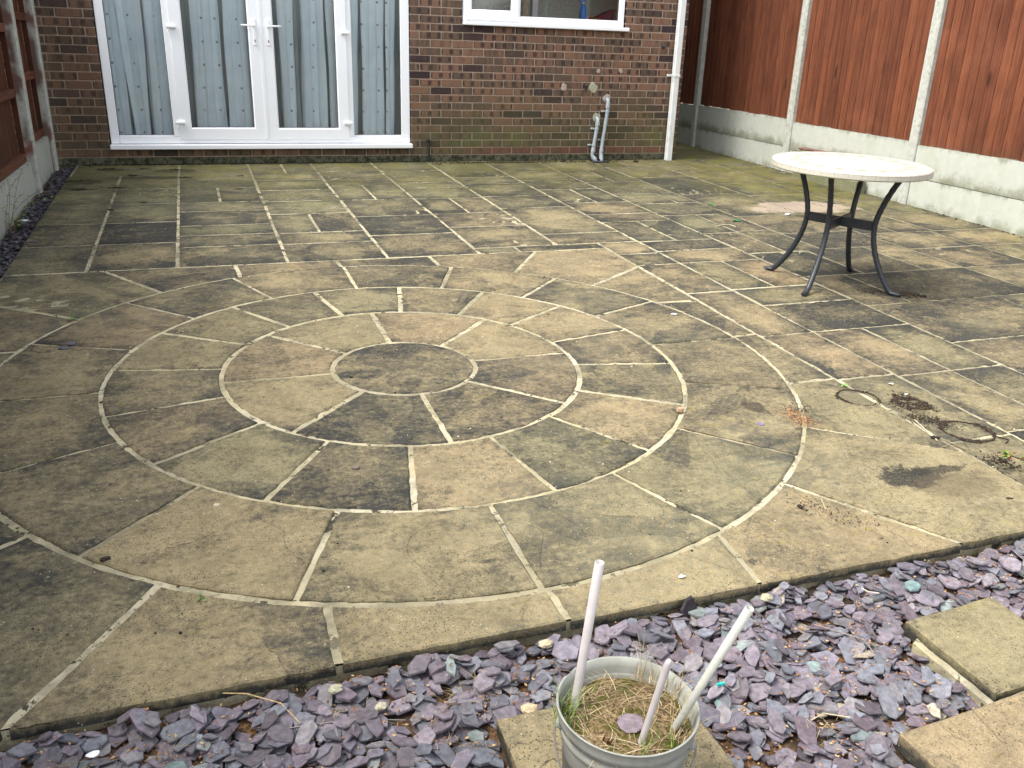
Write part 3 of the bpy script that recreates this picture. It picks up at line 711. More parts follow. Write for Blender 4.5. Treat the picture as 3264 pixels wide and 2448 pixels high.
# --- kitchen window
win = bpy.data.objects.new('window', None); COL.objects.link(win); win.parent = house
b = hb()
b.box(.450, .505, .012, .075, 1.312, 2.21, .004); b.box(2.185, 2.248, .012, .075, 1.312, 2.21, .004); b.box(.506, 2.184, .013, .075, 1.313, 1.376, .004); b.box(.506, 2.184, .013, .075, 2.15, 2.209, .004)
b.box(1.012, 1.066, .010, .073, 1.377, 2.149, .004)
b.build('window_frame', M_UPVC, win)
sash(.478, 1.040, .543, .962, 1.330, 1.423, 2.17, -.010, .05, win, 'casement')
pane(.543, .962, 1.423, 2.08, .02, win); pane(1.066, 2.185, 1.376, 2.15, .034, win)
b = hb(); b.box(.448, 2.292, -.055, .075, 1.272, 1.309, .006); b.build('sill', M_UPVC, win)
# --- rainwater pipe
b = hb(); b.box(2.862, 2.930, -.092, -.026, -.085, ZT, .006); dp = b.build('drainpipe', M_UPVC2, house)
for zc in (.84, 2.7, 4.4):
    b = hb(); b.box(2.857, 2.935, -.097, -.0255, zc - .012, zc + .012, .002); b.box(2.815, 2.856, -.03, .002, zc - .012, zc + .012, .002); b.build('pipe_clip', M_UPVC2, dp)
# --- grey waste pipes
def waste(pt, kx, zt):
    b = hb(); b.tube(pt, .0195, 14)
    o = b.build('waste_pipe', M_GREYPVC, house, smooth=True)
    return o
def sock(p0, p1, parent, r=.0255):
    b = hb(); b.tube([p0, p1], r, 14); b.build('pipe_socket', M_GREYPVC, parent)
YP = -.045
oA = waste([(2.100, .03, .578), (2.100, -.018, .578), (2.101, -.04, .568), (2.102, YP, .545), (2.098, YP, .45), (2.058, YP - .005, .12), (2.045, YP - .01, -.02), (2.05, YP - .03, -.055), (2.058, YP - .04, -.10)], 0, 0)
sock((2.101, YP, .548), (2.098, YP, .49), oA); sock((2.055, YP - .005, .055), (2.052, YP - .006, .02), oA); sock((2.052, YP - .006, .0), (2.050, YP - .022, -.05), oA, .024)
oB = waste([(1.992, .03, .378), (1.992, -.018, .378), (1.992, -.04, .368), (1.991, YP, .345), (1.985, YP, .29), (1.955, YP - .003, .06), (1.945, YP - .005, -.01), (1.952, YP - .015, -.045), (1.975, YP - .03, -.062), (1.996, YP - .04, -.10)], 0, 0)
sock((1.991, YP, .35), (1.987, YP, .30), oB); sock((1.957, YP - .003, .06), (1.953, YP - .004, .02), oB); sock((1.948, YP - .01, -.03), (1.975, YP - .03, -.06), oB, .0245)
for (x, z, o) in ((2.095, .452, oA), (2.063, .150, oA), (1.982, .268, oB), (1.958, .095, oB)):
    b = hb(); b.tube([(x, YP, z - .008), (x, YP, z + .008)], .0255, 14); b.box(x - .058, x - .02, YP + .015, .0, z - .009, z + .009, .003); b.tube([(x - .048, YP + .017, z), (x - .048, YP + .004, z)], .008, 8); b.build('pipe_clip', M_GREYPVC, o)
b = hb(); b.tube([(.090, -.012, -.09), (.090, -.012, .13), (.088, -.012, .142)], [.0095, .0095, .012], 10); b.box(.068, .104, -.028, -.001, .136, .158, .004); b.build('cable_conduit', M_DARKP, house)
b = hb(); b.tube([(1.822, .0, .715), (1.822, -.03, .715), (1.824, -.045, .70), (1.824, -.048, .655)], [.008, .010, .012, .009], 10); b.box(1.808, 1.838, -.062, -.034, .70, .722, .004); b.tube([(1.800, -.02, .735), (1.838, -.03, .742)], .005, 6); b.build('garden_tap', M_DARKP, house)
def disc_patch(x, z, r, m, rr=1., seed=1):
    q = random.Random(seed); b = hb(); n = 18; f = [1 + (q.random() - .5) * .3 for _ in range(n)]
    o = [b.v((x + r * f[k] * math.cos(2 * PI * k / n), .003, z + r * rr * f[k] * math.sin(2 * PI * k / n))) for k in range(n)]
    i_ = [b.v((x + r * .8 * f[k] * math.cos(2 * PI * k / n), -.0045, z + r * .8 * rr * f[k] * math.sin(2 * PI * k / n))) for k in range(n)]
    b.F.append(tuple(reversed(i_)))
    for k in range(n): b.F.append((o[k], i_[k], i_[(k + 1) % n], o[(k + 1) % n]))
    b.build('cement_patch', m, house)
disc_patch(1.585, .694, .036, M_PATCH, 1.2, 1); disc_patch(1.929, .692, .052, M_PATCHG, 1.1, 2); disc_patch(1.981, .866, .025, M_PATCH, 1, 3); disc_patch(2.247, .874, .026, M_PATCH, 1, 4)
disc_patch(2.100, .585, .048, M_PATCH, 1, 5); disc_patch(1.992, .385, .048, M_PATCHG, 1.1, 6)
b = hb(); b.tube([(2.736, .0, 1.129), (2.736, -.03, 1.126)], .014, 8); b.build('wall_bolt', M_DARKP, house)
# rooms behind the glass
b = hb(); b.box(-3.3, .2, .30, 2.9, -.1, 2.5)
b.F = [f for f in b.F]; 
def room(x0, x1, y0, y1, z0, z1, m, name, wx0, wx1, wz0, wz1):
    b = hb()
    P = lambda x, y, z: b.v((x, y, z))
    q = [P(x0, y0, z0), P(x1, y0, z0), P(x1, y1, z0), P(x0, y1, z0), P(x0, y0, z1), P(x1, y0, z1), P(x1, y1, z1), P(x0, y1, z1)]
    b.F += [(q[0], q[1], q[2], q[3]), (q[4], q[7], q[6], q[5]), (q[3], q[2], q[6], q[7]), (q[0], q[3], q[7], q[4]), (q[1], q[5], q[6], q[2])]
    w_ = [P(wx0, y0, wz0), P(wx1, y0, wz0), P(wx1, y0, wz1), P(wx0, y0, wz1)]
    o = [q[0], q[1], q[5], q[4]]
    for k in range(4): n = (k + 1) % 4; b.F.append((o[k], w_[k], w_[n], o[n]))
    return b.build(name, m, house)
room(-3.6, .15, .1115, 3.2, .02, 2.45, M_ROOM, 'living_room', DX0, DX1, DZ0 + .04, DZ1 - .02)
room(.2, 2.9, .1116, 1.3, .02, 2.45, M_ROOMK, 'kitchen', WX0, WX1, WZ0 + .03, WZ1 - .02)
b = hb(); b.box(.44, 2.262, .076, .30, 1.345, 1.372, .003); b.build('inner_sill', M_UPVC2, win)

# --- curtains
def curtain(name, xs_top, xs_bot, y, m, label, seed, group, folds=3, amp=.021, z0=.135, z1=2.12):
    """one hanging width of voile: (x left,right) at z=1.35 and at z=.19"""
    q = random.Random(seed); b = B(); nz = 26; nx = 12 * folds + 1; folds = folds * .55 if folds < 10 else folds
    ph = q.random() * 6; f2 = q.random() * .8
    rows = []
    for j in range(nz + 1):
        z = z0 + (z1 - z0) * j / nz; t = (z - .19) / 1.16
        xa = xs_bot[0] + (xs_top[0] - xs_bot[0]) * t; xb = xs_bot[1] + (xs_top[1] - xs_bot[1]) * t
        row = []; s = 0; px = py = None
        for k in range(nx):
            u = k / (nx - 1); a = amp * (1 + .25 * math.sin(z * 2 + ph))
            yy = y + a * math.sin(u * folds * 2 * PI + ph + .5 * math.sin(z * 1.3 + f2)) + .35 * a * math.sin(u * folds * 5.3 + z * .9 + ph)
            xx = xa + (xb - xa) * u + .012 * math.sin(u * folds * 4 * PI + ph)
            xx += .004 * math.sin(z * 6 + ph + u * 9)
            if px is not None: s += math.hypot(xx - px, yy - py)
            px, py = xx, yy
            row.append(b.v((xx, yy, z), (s + seed * .37, z)))
        rows.append(row)
    for j in range(nz):
        for k in range(nx - 1): b.F.append((rows[j][k], rows[j][k + 1], rows[j + 1][k + 1], rows[j + 1][k]))
    return tag(b.build(name, m, smooth=True, uvs=True), label, 'curtain', group)
G = 'spotted voile curtains behind the glass doors'
curtain('curtain', (-2.93, -2.782), (-2.93, -2.768), .105, M_VOILE, 'spotted pale blue voile at far left edge of the left fixed pane', 1, G, 2)
curtain('curtain', (-2.770, -2.568), (-2.722, -2.600), .100, M_VOILE, 'spotted voile fold in the middle of the left fixed pane', 2, G, 2)
curtain('curtain', (-2.560, -2.30), (-2.585, -2.33), .125, M_VOILE, 'spotted voile fold at the right of the left fixed pane', 3, G, 3)
curtain('curtain', (-2.158, -2.030), (-2.182, -2.072), .100, M_VOILE, 'narrow spotted voile fold at left in the left door', 4, G, 2, .012)
curtain('curtain', (-2.025, -1.885), (-2.066, -1.884), .118, M_VOILE, 'spotted voile fold left of the dark gap in the left door', 5, G, 2)
curtain('curtain', (-1.842, -1.60), (-1.862, -1.60), .105, M_VOILE, 'spotted voile fold right of the dark gap in the left door', 6, G, 3)
curtain('curtain', (-1.375, -1.212), (-1.365, -1.232), .100, M_VOILE, 'spotted voile fold left of the wide dark gap in the right door', 7, G, 2)
curtain('curtain', (-1.152, -.925), (-1.180, -.920), .108, M_VOILE, 'broad spotted voile fold right of the wide gap in the right door', 8, G, 3)
curtain('curtain', (-.905, -.78), (-.895, -.78), .130, M_VOILE, 'narrow spotted voile edge beside the right door hinge stile', 9, G, 1)
curtain('curtain', (-.70, -.582), (-.70, -.618), .110, M_VOILE, 'narrow voile fold at left in the right fixed pane', 10, G, 2, .012)
curtain('curtain', (-.568, -.325), (-.578, -.340), .100, M_VOILE, 'broad spotted voile fold in the middle of the right fixed pane', 11, G, 3, .015)
curtain('curtain', (-.318, -.215), (-.332, -.240), .125, M_VOILE, 'spotted voile edge with crumpled hem at right of the right fixed pane', 12, G, 2)
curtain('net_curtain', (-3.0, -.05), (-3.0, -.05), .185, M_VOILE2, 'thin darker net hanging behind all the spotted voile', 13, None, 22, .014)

# --- things on the kitchen window sill
sz = 1.3725
k = empty('spray_bottle', (1.832, .17, sz), 'bright blue spray bottle on the kitchen window sill', 'bottle')
m1 = m_plain('blue_plastic', (.01, .22, .62), .3, .1); m2 = m_plain('white_plastic', (.75, .75, .75), .4, .05)
b = B(); b.lathe([(.038, 0), (.04, .01), (.04, .10), (.03, .13), (.016, .155), (.014, .18)], 16, cap0=True, cap1=True); b.build('bottle_body', m1, k, smooth=True)
b = B(); b.box(-.05, .022, -.012, .012, .181, .215, .006); b.box(-.035, -.026, -.006, .006, .14, .18, .002); b.build('trigger', m1, k)
b = B(); b.lathe([(.0165, 0), (.0165, .018)], 12, (0, 0, .162), cap1=True); b.build('collar', m2, k)
for x, c_, lb in ((1.915, (.4, .03, .02), 'small red tub beside the blue spray bottle'), (1.963, (.02, .13, .04), 'small green tub between two red tubs on kitchen sill'), (2.008, (.4, .03, .02), 'small red tub nearest the maroon basket')):
    mm = m_plain('tub_plastic', c_, .45, .1); b = B(); b.lathe([(.018, sz), (.021, sz + .004), (.022, sz + .03), (.019, sz + .033)], 14, (x, .14, 0), cap0=True, cap1=True); tag(b.build('tub', mm, smooth=True), lb, 'tub')
mm = m_plain('maroon_plastic', (.10, .01, .035), .5, .15)
b = B(); n0 = [b.v(p) for p in ((2.02, .12, sz), (2.17, .12, sz), (2.17, .24, sz), (2.02, .24, sz), (2.005, .11, sz + .045), (2.18, .11, sz + .12), (2.18, .25, sz + .12), (2.005, .25, sz + .045))]
b.F += [(0, 3, 2, 1), (0, 1, 5, 4), (1, 2, 6, 5), (2, 3, 7, 6), (3, 0, 4, 7), (4, 5, 6, 7)]
tag(b.build('basket', mm), 'sloping maroon plastic basket at right end of the kitchen sill', 'basket')
for x, h, lb in ((.882, .085, 'slim white bottle, left one of the small group on kitchen sill'), (.912, .085, 'slim white bottle in the middle of the small group on kitchen sill')):
    b = B(); b.lathe([(.011, sz), (.012, sz + .005), (.011, sz + .04), (.004, sz + .055), (.004, sz + h), (.003, sz + h + .01)], 12, (x, .15, 0), cap0=True, cap1=True); tag(b.build('bottle', m2, smooth=True), lb, 'bottle')
kk = empty('spray_bottle', (.962, .16, sz), 'squat white trigger bottle beside the slim bottles on kitchen sill', 'bottle')
b = B(); b.lathe([(.026, 0), (.028, .006), (.027, .05), (.012, .07), (.012, .085)], 14, cap0=True, cap1=True); b.build('bottle_body', m2, kk, smooth=True)
b = B(); b.box(-.032, .03, -.01, .01, .086, .105, .004); b.box(-.028, -.022, -.005, .005, .06, .085, .001); b.build('trigger', m2, kk)
b = B(); b.lathe([(.012, sz), (.014, sz + .003), (.013, sz + .10), (.009, sz + .125)], 12, (.592, .15, 0), cap0=True, cap1=True); tag(b.build('bottle', m_plain('pale_green_plastic', (.45, .6, .55), .4, .05), smooth=True), 'slim pale green bottle at left end of kitchen sill', 'bottle')
m3 = m_plain('beige_cloth', (.52, .46, .36), .95, .2, 30)
def tied(b, x0, x1, xw, zw):
    rows = []
    for j in range(19):
        z = 1.385 + .75 * j / 18; t = abs(z - zw) / .25; wd = min(1, .28 + t * .8)
        rows.append([b.v((xw + (x0 - xw) * wd + (x1 - x0) * wd * k / 20, .20 + .018 * math.sin(k * 1.6), z)) for k in range(21)])
    for A, C in zip(rows, rows[1:]):
        for k in range(20): b.F.append((A[k], A[k + 1], C[k + 1], C[k]))
b = B(); tied(b, 1.10, 1.26, 1.185, 1.45); tag(b.build('tied_curtain', m3, smooth=True), 'beige curtain gathered and tied at left of the large kitchen pane', 'curtain')
b = B(); rows = [[b.v((.50 + .52 * k / 40, .26 + .008 * math.sin(k * .9), z)) for k in range(41)] for z in (1.375, 1.6, 1.9, 2.15)]
for A, C in zip(rows, rows[1:]):
    for k in range(40): b.F.append((A[k], A[k + 1], C[k + 1], C[k]))
tag(b.build('plain_curtain', m_plain('pale_grey_cloth', (.62, .62, .54), .95, .1, 30), smooth=True), 'plain pale grey curtain behind the small kitchen casement', 'curtain')
b = B(); b.box(1.49, 1.56, .8, .86, .05, 2.4, .004); tag(b.build('fridge_edge', m2), 'tall pale upright seen inside the kitchen', 'cupboard')

# ---------------------------------------------------------------- right fence
fr = empty('garden_fence', (3.87, -3., -.2), 'tall red stained feather edge fence with concrete posts on the right', 'fence')
FO = Vector((3.87, -3., -.2))
def fb(): b = B(); b.T = Matrix.Translation(-FO); return b
PY = [2.94, 1.075, -.895, -2.715, -4.56, -6.40, -8.25, -10.1]
for py in PY:
    b = fb(); b.box(3.852, 3.955, py - .05, py + .05, gz(0, py) - .2, 2.02 + SLOPE * py, .012); b.build('post', M_POST, fr)
def btm(y):   # underside of boards, per bay
    return .455 + .0178 * (y - .0)
rr = random.Random(12)
for i in range(len(PY) - 1):
    ya, yc = PY[i] - .051, PY[i + 1] + .051
    z0 = {0: .47, 1: .458, 2: .410, 3: .366}.get(i, .366 - .045 * (i - 3)); sl_ = .0125
    b = fb(); ym_ = (ya + yc) / 2
    y = ya
    while y > yc + .01:
        wd = min(.092 + rr.random() * .014, y - yc); t0, t1 = .004, .013
        zb = z0 + sl_ * (y - ym_) + (rr.random() - .5) * .012; zt = 1.93 + .02 * (z0 - .4)
        b.c = (rr.random(), rr.random(), 0, rr.random()); yn = y - wd; bow = (rr.random() - .3) * .006
        # tapered board, thick edge lapping the next, slightly cupped
        for (za, zc) in ((zb, zt),):
            P = [(3.915, y + .012), (3.915 - t0 - .010, y + .012), (3.915 - .009 - bow, (y + yn) / 2), (3.915 - t1 - .0055, yn + .001), (3.915, yn)]
            lo = [b.v((p[0], p[1], za)) for p in P]; hi = [b.v((p[0], p[1], zc)) for p in P]
            for k in range(4): b.F.append((lo[k], hi[k], hi[k + 1], lo[k + 1]))
            b.F.append((lo[4], hi[4], hi[0], lo[0])); b.F.append(tuple(reversed(lo))); b.F.append(tuple(hi))
        y = yn
    b.build('fence_panel', M_FENCE, fr, cols=True)
    for lo_, hi_ in ((z0 - .283, z0 - .004), (z0 - .58, z0 - .289)):
        b = fb(); V = []
        for yy in (ya - .001, yc + .001):
            for xx in (3.877, 3.92):
                for h, vv in ((lo_, 0.), (hi_, 1.)):
                    V.append(b.v((xx, yy, h + sl_ * (yy - ym_)), (yy, vv)))
        b.F += [(0, 1, 5, 4), (2, 6, 7, 3), (1, 3, 7, 5), (0, 4, 6, 2), (0, 2, 3, 1), (4, 5, 7, 6)]
        b.build('gravel_board', M_CONC, fr, uvs=True)
# ---------------------------------------------------------------- left fence (back of the panels)
fl = empty('garden_fence', (-3.45, -3., -.2), 'brown stained fence back with rails and pale concrete posts on the left', 'fence')
FO = Vector((-3.45, -3., -.2))
PL_ = [-.085, -1.170, -3.055, -4.92, -6.78, -8.64, -10.5]
for py in PL_:
    b = fb(); b.box(-3.515, -3.405, py - .045, py + .045, gz(0, py) - .2, 1.98 + SLOPE * py, .010); b.build('post', M_POSTR, fl)
for i in range(len(PL_) - 1):
    ya, yc = PL_[i] - .046, PL_[i + 1] + .046; zg = {0: .205, 1: .112, 2: .045}.get(i, .045 - .05 * (i - 2))
    b = fb(); V = [b.v((xx, yy, h), (yy, vv)) for yy in (ya, yc) for xx in (-3.49, -3.445) for h, vv in ((gz(0, yy) - .12, .0), (zg, 1.))]
    b.F += [(0, 4, 5, 1), (2, 3, 7, 6), (1, 5, 7, 3), (0, 2, 6, 4), (0, 1, 3, 2), (4, 6, 7, 5)]
    b.build('gravel_board', M_CONC, fl, uvs=True)
    b = fb(); y = ya
    while y > yc + .01:
        wd = min(.10 + rr.random() * .01, y - yc); b.c = (rr.random(), rr.random(), 0, rr.random())
        b.box(-3.528 - rr.random() * .003, -3.516 - rr.random() * .004, y - wd + .0015, y + .0, zg + .01, 1.86, .0015); y -= wd
    pn = b.build('fence_panel', M_FENCEL, fl, cols=True)
    for k, h in enumerate((zg + .002, zg + .485, zg + .95, zg + 1.56)):
        b = fb(); b.c = (rr.random(), 0, 0, rr.random()); b.box(-3.5155, -3.470, yc + .012, ya - .012, h, h + .062, .004); b.build('rail', M_RAIL, pn, cols=True)
    b = fb(); b.c = (rr.random(), 0, 0, rr.random()); b.box(-3.5153, -3.475, ya - .0115, ya, zg + .01, 1.85, .001); b.build('frame_batten', M_FENCEL, pn, cols=True)
    b = fb(); b.c = (rr.random(), 0, 0, rr.random()); b.box(-3.5153, -3.475, yc, yc + .0115, zg + .01, 1.85, .001); b.build('frame_batten', M_FENCEL, pn, cols=True)

# ---------------------------------------------------------------- plinth by the right fence
b = B(); z0 = gz(0, -1.8) - .03
b.box(3.725, 3.85, -2.24, -1.25, z0, -.020, .006, uv=True)
b.U = [(v_[1], .05) for v_ in b.V]
M_MOSSC = concrete_material('mossy_concrete', (.22, .21, .13))
plin = b.build('concrete_plinth', M_MOSSC, uvs=True); tag(plin, 'low mossy two layer concrete plinth against right fence behind the table', 'plinth')
b = B(); b.box(3.757, 3.85, -2.19, -1.27, -.006, .175, .008); b.U = [(v_[1], .15) for v_ in b.V]; 
b.T = None; o = mesh('upper_block', [(v[0] - plin.location.x, v[1] - plin.location.y, v[2] - plin.location.z) for v in b.V], b.F, M_MOSSC, plin, uvs=b.U)
b = B(); b.box(3.755, 3.852, -2.0, -1.25, .176, .19, .003); mesh('rusty_lid', [(v[0] - plin.location.x, v[1] - plin.location.y, v[2] - plin.location.z) for v in b.V], b.F, m_plain('rusty_sheet', (.14, .07, .05), .9, .4, 20), plin)

# ---------------------------------------------------------------- mosaic table
TX, TY = 1.368, -4.875
TZ = gz(TX, TY)
tb = empty('garden_table', (TX, TY, TZ), 'round cream mosaic garden table on curved black iron legs', 'table')
tb.rotation_euler = (math.atan(SLOPE), 0, 0)
b = B(); n = 96
prof = [(.0001, -.0), (.29, 0), (.43, 0), (.4415, -.003), (.445, -.009), (.445, -.034), (.440, -.040), (.40, -.042)]
b.lathe(prof[1:], n); 
ctr = b.v((0, 0, 0)); 
for k in range(n): b.F.append((ctr, k, (k + 1) % n))
ct = b.v((0, 0, -.042)); L0 = len(prof[1:]) - 1
for k in range(n): b.F.append((ct, L0 * n + (k + 1) % n, L0 * n + k))
top = b.build('tabletop', M_MOSAIC, tb); top.location = (0, 0, .722)
lp = [(.300, .679), (.262, .60), (.228, .51), (.207, .43), (.203, .37), (.212, .30), (.235, .225), (.272, .145), (.315, .075), (.350, .030), (.372, .0165)]
for kq in range(4):
    an = math.radians(32 + 90 * kq); ca_, sa_ = math.cos(an), math.sin(an)
    b = B(); pts = []
    for i in range(len(lp) - 1):
        for s in range(4):
            p0 = lp[max(i - 1, 0)]; p1 = lp[i]; p2 = lp[i + 1]; p3 = lp[min(i + 2, len(lp) - 1)]; t = s / 4
            f = [.5 * (2 * p1[j] + (-p0[j] + p2[j]) * t + (2 * p0[j] - 5 * p1[j] + 4 * p2[j] - p3[j]) * t * t + (-p0[j] + 3 * p1[j] - 3 * p2[j] + p3[j]) * t ** 3) for j in (0, 1)]
            pts.append((f[0] * ca_, f[0] * sa_, f[1]))
    pts.append((lp[-1][0] * ca_, lp[-1][0] * sa_, lp[-1][1]))
    b.tube(pts, [.0175 - .0018 * (i % 2) for i in range(len(pts))], 8); leg = b.build('leg', M_IRON, tb, smooth=True)
    b = B(); b.tube([(.362 * ca_, .362 * sa_, .0185), (.395 * ca_, .395 * sa_, .0165), (.418 * ca_, .418 * sa_, .0145)], [.018, .0165, .013], 10, flat=.62); b.lathe([(.013, 0), (.013, .010)], 10, (.395 * ca_, .395 * sa_, 0), cap0=True, cap1=True); b.build('foot', M_IRON, leg)
for kq in range(2):
    an = math.radians(32 + 90 * kq); b = B(); b.T = Matrix.Rotation(an, 4, 'Z'); b.box(-.205, .205, -.006 , .006, .352 + .0006 * kq, .408 - .0006 * kq, .002)
    b.build('cross_brace', M_IRON, tb)
b = B(); b.lathe([(.285, .672), (.315, .672), (.315, .6795), (.285, .6795), (.285, .672)], 48); b.build('top_ring', M_IRON, tb)

# ---------------------------------------------------------------- stepping slabs
def stepping(P, dz, tone, label, seed, th=.045):
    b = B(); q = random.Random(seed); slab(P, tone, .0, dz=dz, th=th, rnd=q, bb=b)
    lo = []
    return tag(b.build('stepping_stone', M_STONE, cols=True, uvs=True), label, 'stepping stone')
SLZ = -.002
stepping([(-1.705, -7.690), (-1.275, -7.690), (-1.262, -8.14), (-1.700, -8.14)], SLZ, (-.25, .5, .8), 'buff sandstone slab under the grey bucket', 21)
stepping([(-.572, -7.672), (-.262, -7.650), (-.245, -7.945), (-.562, -7.955)], SLZ, (-.1, .3, .6), 'small square buff slab at right, set in the slate nearest the patio', 22)
stepping([(-.875, -7.985), (-.47, -7.965), (-.44, -8.42), (-.862, -8.43)], SLZ, (-.15, .75, .5), 'pinkish buff slab cut by the bottom right corner of the photo', 23)
b = B(); rnd = random.Random(5)
slab([(-.598, -7.73), (-.574, -7.72), (-.566, -7.965), (-.592, -7.975)], (0, 0, 0), 0, dz=-.020, rnd=rnd, bb=b); slab([(-.56, -7.958), (-.27, -7.948), (-.268, -7.966), (-.56, -7.976)], (0, 0, 0), 0, dz=-.012, rnd=rnd, bb=b)
tag(b.build('mortar_haunch', M_MORTAR), 'crumbling cream mortar around the small square slab', 'mortar')

# ---------------------------------------------------------------- slate chippings
PAL = [(.172, .150, .170), (.160, .140, .158), (.185, .162, .180), (.150, .138, .162), (.128, .13, .148), (.142, .150, .168), (.16, .162, .178), (.15, .120, .136), (.115, .10, .11), (.175, .165, .17)]
ODD = [(.20, .235, .22), (.16, .195, .19), (.22, .235, .225), (.36, .32, .24)]
rs = random.Random(99)
GR = .0125
class HF:
    def __init__(s, x0, x1, y0, y1, base): s.x0, s.y0 = x0, y0; s.nx = int((x1 - x0) / GR) + 2; s.ny = int((y1 - y0) / GR) + 2; s.h = [[base] * s.nx for _ in range(s.ny)]
    def idx(s, x, y): return min(s.nx - 1, max(0, int((x - s.x0) / GR))), min(s.ny - 1, max(0, int((y - s.y0) / GR)))
def chip(b, hf, x, y, L, W, th, col, stand=0, zfix=None):
    a = rs.random() * PI * 2; ca, sa = math.cos(a), math.sin(a)
    cells = []
    for du, dv in ((0, 0), (.7, 0), (-.7, 0), (0, .7), (0, -.7), (.5, .5), (-.5, .5), (.5, -.5), (-.5, -.5)):
        ox, oy = du * L * ca - dv * W * sa, du * L * sa + dv * W * ca
        i, j = hf.idx(x + ox, y + oy); cells.append((ox, oy, i, j, hf.h[j][i]))
    hs_ = [c[4] for c in cells]; m = sum(hs_) / len(hs_)
    sxx = sum(c[0] ** 2 for c in cells); syy = sum(c[1] ** 2 for c in cells); sxy = sum(c[0] * c[1] for c in cells)
    sxz = sum(c[0] * (c[4] - m) for c in cells); syz = sum(c[1] * (c[4] - m) for c in cells); det = sxx * syy - sxy * sxy + 1e-12
    gx = (sxz * syy - syz * sxy) / det; gy = (syz * sxx - sxz * sxy) / det
    gl = math.hypot(gx, gy); lim = .42
    if gl > lim: gx *= lim / gl; gy *= lim / gl
    gx += rs.gauss(0, .07); gy += rs.gauss(0, .07)
    zc = m * .6 + max(hs_) * .4 + .001
    n = rs.choice((5, 6, 6, 7, 8)); P = []
    for k in range(n):
        t = 2 * PI * (k + (rs.random() - .5) * .75) / n; r = .8 + rs.random() * .32
        P.append((L * math.cos(t) * r, W * math.sin(t) * r))
    # three rings (bottom, mid edge, top) give a split, layered rim
    b.c = (*col, rs.random()); rings = []
    sh = [(.93, 0), (1., .35 + rs.random() * .2), (.985, .6 + rs.random() * .2), (.93 + rs.random() * .04, 1.)]
    dx, dy = (rs.random() - .5) * .15 * L, (rs.random() - .5) * .15 * W; base = gz(x, y)
    for s_, zt in sh:
        ring = []
        for k, (u, v) in enumerate(P):
            uu = u * s_ + dx * zt; vv = v * s_ + dy * zt; X = uu * ca - vv * sa; Y = uu * sa + vv * ca
            ring.append(b.v((x + X, y + Y, base + zc + gx * X + gy * Y + th * zt + (rs.random() - .5) * th * .14)))
        rings.append(ring)
    for A, C in zip(rings, rings[1:]):
        for k in range(n): b.F.append((A[k], A[(k + 1) % n], C[(k + 1) % n], C[k]))
    b.F.append(tuple(rings[-1]))
    for ox, oy, i, j, h in cells:
        nh = zc + gx * ox + gy * oy + th
        if nh > hf.h[j][i]: hf.h[j][i] = nh
blocks = [(-1.70, -1.27, -8.14, -7.70), (-.57, -.25, -7.95, -7.66), (-.87, -.44, -8.42, -7.98)]
b = B(); hf = HF(-3.45, 1.9, -8.9, -7.40, BED)
def inblock(x, y, r):
    for x0, x1, y0, y1 in blocks:
        if x0 - r < x < x1 + r and y0 - r < y < y1 + r: return True
    return False
NCH = 15000
for k in range(NCH):
    x = rs.uniform(-3.42, 1.85); y = rs.uniform(-8.85, -7.425)
    L = rs.gauss(.0265, .0065); L = min(.044, max(.011, L)); W = L * rs.uniform(.48, .85)
    if y > -7.435 - W * .8: y = -7.435 - W * .8 - rs.random() * .01
    if inblock(x, y, L * .75): continue
    i, j = hf.idx(x, y)
    if hf.h[j][i] > -.002: continue
    c = rs.choice(PAL) if rs.random() > .03 else rs.choice(ODD)
    f = rs.uniform(.75, 1.3); chip(b, hf, x, y, L, W, L * rs.uniform(.10, .30), tuple(q * f for q in c))
tag(b.build('slate_chippings', M_SLATE, cols=True), 'purple and blue grey slate chippings filling the bed in front of the patio', 'slate chippings', kind='stuff')
HFF = hf
b = B(); hf = HF(-3.46, -3.24, -7.42, .0, BED + .012)
for k in range(3300):
    x = rs.uniform(-3.43, -3.275); y = rs.uniform(-7.40, -.02)
    L = min(.028, max(.008, rs.gauss(.017, .004))); W = L * rs.uniform(.55, .85)
    i, j = hf.idx(x, y)
    if hf.h[j][i] > -.004: continue
    f = rs.uniform(.7, 1.3); c = rs.choice(PAL); chip(b, hf, min(x, -3.285 - W * .6), y, L, W, L * rs.uniform(.2, .45), tuple(q * f for q in c))
tag(b.build('slate_chippings', M_SLATE_DK, cols=True), 'dark slate chippings in the narrow strip along the left fence', 'slate chippings', kind='stuff')
# bark flakes, husks, grit in the bed
b = B()
for k in range(17000):
    x = rs.uniform(-3.0, 1.0); y = rs.uniform(-8.6, -7.44)
    if inblock(x, y, .0): continue
    cl = math.sin(x * 5.1 + 2) * math.sin(y * 7.3 + x * 2.2)
    i, j = HFF.idx(x, y); h = HFF.h[j][i]
    if h > -.034 + .012 * cl and rs.random() > .08 + .22 * max(0, cl): continue
    r = rs.uniform(.0015, .0062); c = rs.choice(((.42, .22, .09), (.32, .15, .06), (.5, .34, .17), (.2, .1, .05), (.12, .08, .05))); b.c = (*c, 1)
    z = gz(x, y) + h + .002; a = rs.random() * 6; t = rs.uniform(.3, .7)
    P = [(r * math.cos(a + q * PI / 2) * (1 if q % 2 else t), r * math.sin(a + q * PI / 2) * (1 if q % 2 else t)) for q in range(4)]
    lo = [b.v((x + p[0], y + p[1], z + rs.random() * .002)) for p in P]; tp = b.v((x, y, z + r * .6))
    for q in range(4): b.F.append((lo[q], lo[(q + 1) % 4], tp))
tag(b.build('bark_flakes', M_TONE, cols=True), 'orange brown bark flakes and husks scattered between the slate', 'bark debris', kind='stuff')

